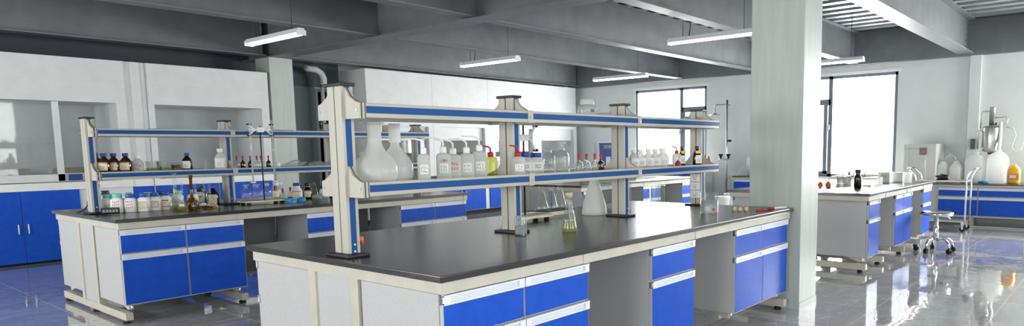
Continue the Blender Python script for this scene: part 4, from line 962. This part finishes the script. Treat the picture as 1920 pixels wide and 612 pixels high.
# grey oven
t = thing('drying_oven', 'grey drying oven with red digits on the wall bench', 'oven', (10.36, .655, WZ+.001))
MB().box(-.28, .28, -.235, .235, 0, .60, 'oven_body', .008).build('housing', t)
MB().box(-.295, -.28, -.10, .225, .03, .52, 'oven_body', .006).build('door', t)
MB().box(-.300, -.281, -.10, .0, .43, .54, 'oven_dark').box(-.303, -.299, -.085, -.065, .47, .485, 'panel_red').box(-.303, -.299, -.05, -.03, .47, .485, 'panel_red').build('control_panel', t)
MB().tube([(-.315, -.085, .20), (-.315, -.085, .36)], .008, 'white_trim').build('handle', t)
MB().box(-.292, -.28, .05, .20, .22, .40, 'label_white').build('notice', t)
# water still on the wall
t = thing('water_still', 'stainless water still with tall condenser column on the wall', 'water still', (10.44, -.26, 1.10))
MB().lathe([(.05, 0), (.115, .02), (.125, .05), (.125, .36), (.115, .39), (.05, .41)], 'steel', 32).build('boiler', t)
MB().lathe([(.042, .41), (.042, .66), (.046, .665), (.046, .68)], 'worn_steel', 20).build('condenser', t)
MB().tube([(-.06, .10, .33), (-.06, .16, .33), (-.06, .17, .30), (-.06, .17, .05)], .012, 'steel').tube([(0, .05, .62), (0, .13, .62), (0, .15, .58), (0, .15, .36)], .008, 'steel').tube([(0, -.04, .52), (0, -.18, .53), (0, -.20, .48), (0, -.17, .38)], .008, 'steel').build('pipes', t)
MB().box(.05, .09, -.05, .05, -.03, .45, 'black_plastic').build('wall_mount', t)
MB().tube([(-.05, .13, -.02), (-.05, .13, -.10)], .010, 'black_plastic').build('tap', t)
t2 = MB().box(-.05, .05, -.03, .03, 0, .16, 'oven_dark', .005).build('switch_box'); t2.location = (10.665, .02, 1.15); tag(t2, 'dark switch box left of the water still', 'switch')
crumple('black_plastic_bag', 'crumpled black plastic bag on the trolley top', 'bag', (9.40, .18, .7235), .09, .09, .045, 'black_bag', 21, .5)
crumple('black_plastic_bag', 'small crumpled black bag in front of the grey oven', 'bag', (9.96, .82, WZ+.001), .05, .10, .035, 'black_bag', 23, .5) if False else None
crumple('blue_cloth', 'small blue cloth between the two large jugs', 'cloth', (10.10, -.235, WZ+.001), .04, .07, .022, 'towel_blue', 25, .4)
t = thing('black_tool', 'black hand tool lying before the grey oven', 'tool', (9.985, .80, WZ+.001), 1.2)
MB().box(-.10, .06, -.02, .02, 0, .03, 'black_plastic', .008).build('grip', t); MB().tube([(.05, 0, .02), (.12, 0, .06)], .010, 'black_plastic').build('nozzle', t)

# ------------------------------------------------------------------ trolley
t = thing('steel_trolley', 'worn steel trolley with tube handles before the right wall bench', 'trolley', (9.40, .17, 0))
for nm, z in (('top_shelf', .70), ('bottom_shelf', .13)):
    MB().box(-.19, .19, -.33, .33, z, z+.022, 'worn_steel', .004).build(nm, t)
for s in (-1, 1):
    b = MB()
    for sx in (-.18, .18):
        b.tube([(sx, s*.33, .10), (sx, s*.33, .74), (sx, s*.35, .80), (sx, s*.40, .865), (sx, s*.43, .885), (sx*.9, s*.44, .89)], .013, 'chrome', 10)
    b.tube([(-.165, s*.44, .89), (.165, s*.44, .89)], .013, 'chrome', 10)
    b.build('handle_frame', t)
    for sx in (-.17, .17):
        o = MB().tube([(sx-.012, s*.30, .035), (sx+.012, s*.30, .035)], .035, 'black_rubber', 18).build('caster', t)
        MB().box(sx-.018, sx-.013, s*.30-.012, s*.30+.012, .03, .10, 'steel').box(sx+.013, sx+.018, s*.30-.012, s*.30+.012, .03, .10, 'steel').box(sx-.018, sx+.018, s*.30-.02, s*.30+.02, .095, .13, 'steel').build('fork', o)

# ------------------------------------------------------------------ stool
t = thing('lab_stool', 'round chrome stool on five casters beside the right rear bench', 'stool', (7.02, -.235, 0))
MB().lathe([(.13, .418), (.165, .422), (.178, .434), (.180, .450), (.172, .462), (.15, .468), (.02, .465)], 'chrome', 40).build('seat', t)
MB().lathe([(.032, .13), (.032, .30), (.022, .31), (.022, .42)], 'chrome', 18).build('column', t)
MB().tube([(.03, -.03, .415), (.09, -.10, .40), (.115, -.13, .375)], .006, 'chrome').build('height_lever', t)
for k in range(5):
    a = 2*PI*k/5+.35; c, d = math.cos(a), math.sin(a)
    o = MB().tube([(c*.02, d*.02, .135), (c*.08, d*.08, .155), (c*.15, d*.15, .150), (c*.19, d*.19, .115), (c*.20, d*.20, .065)], .014, 'chrome', 10).build('leg', t)
    px_, py_ = -d, c
    MB().tube([(c*.2+px_*.018, d*.2+py_*.018, .028), (c*.2+px_*.004, d*.2+py_*.004, .028)], .028, 'black_rubber', 16).tube([(c*.2-px_*.018, d*.2-py_*.018, .028), (c*.2-px_*.004, d*.2-py_*.004, .028)], .028, 'black_rubber', 16).tube([(c*.2, d*.2, .03), (c*.2, d*.2, .075)], .010, 'black_plastic', 8).build('caster', o)

# ------------------------------------------------------------------ emergency shower and buckets by the window wall
t = thing('emergency_shower', 'emergency shower and eyewash with two black bowls by the window wall', 'shower', (10.40, 4.13, 0))
MB().tube([(0, 0, .02), (0, 0, 2.12)], .018, 'steel', 12).build('stand_pipe', t)
MB().tube([(0, -.06, 2.02), (0, .0, 2.03), (0, .22, 2.04), (0, .26, 2.02), (0, .26, 1.88)], .012, 'steel', 10).build('arm', t)
MB().lathe([(.10, 1.845), (.105, 1.855), (.03, 1.875), (.015, 1.89)], 'steel', 24, 0, .26).build('shower_head', t)
MB().lathe([(.10, 0), (.10, .02), (.03, .03)], 'steel', 20).build('floor_flange', t)
MB().tube([(-.05, .14, 1.00), (-.05, -.12, 1.00)], .014, 'steel', 10).tube([(0, 0, 1.0), (-.05, 0, 1.0)], .014, 'steel', 10).build('eyewash_bar', t)
for s in (-.06, .10): MB().lathe([(.015, 1.00), (.02, 1.05), (.045, 1.08), (.045, 1.10), (.02, 1.10)], 'black_plastic', 16, -.05, s).build('eyewash_cup', t)
MB().tube([(0, -.02, 1.35), (0, -.09, 1.35)], .02, 'black_plastic').build('pull_knob', t)
MB().tube([(-.05, -.02, .98), (-.06, -.10, .80), (-.05, -.25, .74), (-.03, -.35, .86)], .008, 'cable_white').build('spray_hose', t)
o = MB().lathe([(.055, 0), (.065, .30), (.03, .36)], 'white_plastic', 16).build('white_canister'); o.location = (10.35, 3.62, .701); tag(o, 'white canister on the wall bench beyond the column', 'canister')
def bucket(label, loc, s=1):
    t = thing('bucket', label, 'bucket', loc)
    MB().lathe([(.10*s, 0), (.105*s, .01), (.125*s, .33*s), (.132*s, .34*s), (.132*s, .36*s)], 'white_plastic', 28).build('body', t)
    MB().lathe([(.134*s, .352*s), (.136*s, .362*s), (.136*s, .375*s), (.12*s, .38*s)], 'white_plastic', 28).build('lid', t)
    MB().tube([(-.09*s, -.10*s, .33*s), (-.13*s, -.14*s, .22*s), (-.04*s, -.17*s, .16*s), (.06*s, -.15*s, .22*s), (.09*s, -.10*s, .33*s)], .004, 'cable_white', 6).build('bail', t)
bucket('white lidded bucket on the floor nearer the beaker', (9.25, 3.62, 0)); bucket('white lidded bucket on the floor behind its neighbour', (9.62, 3.62, 0), 1.08)
t = thing('low_cabinet', 'low cabinet with blue doors under the window behind the racks', 'cabinet', (10.42, 5.6, 0))
MB().box(-.22, .30, -1.0, 1.0, .04, .74, 'hood_white', .004).build('carcass', t); MB().box(-.24, .30, -1.02, 1.02, .74, .765, 'counter_white', .003).build('top', t)
for k in range(4):
    o = MB().box(-.238, -.22, -.985+k*.495, -.495+k*.495, .06, .72, 'blue_laminate').build('door', t)
    MB().tube([(-.25, -.54+k*.495, .42), (-.25, -.54+k*.495, .52)], .006, 'white_trim').build('handle', o)

# ------------------------------------------------------------------ ceiling lamps
def lamp(label, x, y, z=2.45, first=None):
    t = thing('ceiling_lamp', label, 'lamp', (x, y, z), 0, 'hanging fluorescent lamps')
    MB().prism([(-.055, .0), (.055, .0), (.03, .05), (-.03, .05)], 'y', -.56, .56, 'lamp_white').build('housing', t)
    for s in (-1, 1): MB().tube([(s*.025, -.54, -.010), (s*.025, .54, -.010)], .011, 'tube_on', 12).build('fluorescent_tube', t)
    for s in (-1, 1):
        MB().box(-.05, .05, s*.555-.008, s*.555+.008, -.022, .03, 'lamp_white').build('end_cap', t)
        MB().tube([(0, s*.38, .05), (0, s*.38, ZC-z)], .0035, 'black_plastic', 6).build('suspension_wire', t)
    MB().tube([(0, .30, .05), (.01, .29, .14), (-.01, .28, .26), (0, .28, ZC-z)], .007, 'black_plastic', 6).build('power_lead', t)
    return t
l0 = lamp('lit hanging lamp in front of the column beside the fume hoods', 2.22, 5.32)
for lb, x, y in (('lit hanging lamp above the second post of the front rack', 5.23, 5.17), ('lit hanging lamp farthest back above the rear middle bench', 8.28, 5.11), ('lit hanging lamp to the left of the front column', 5.44, 1.80), ('lit hanging lamp seen right of the front column', 8.72, 1.70)):
    dup(l0, (x, y, 2.45), label=lb)
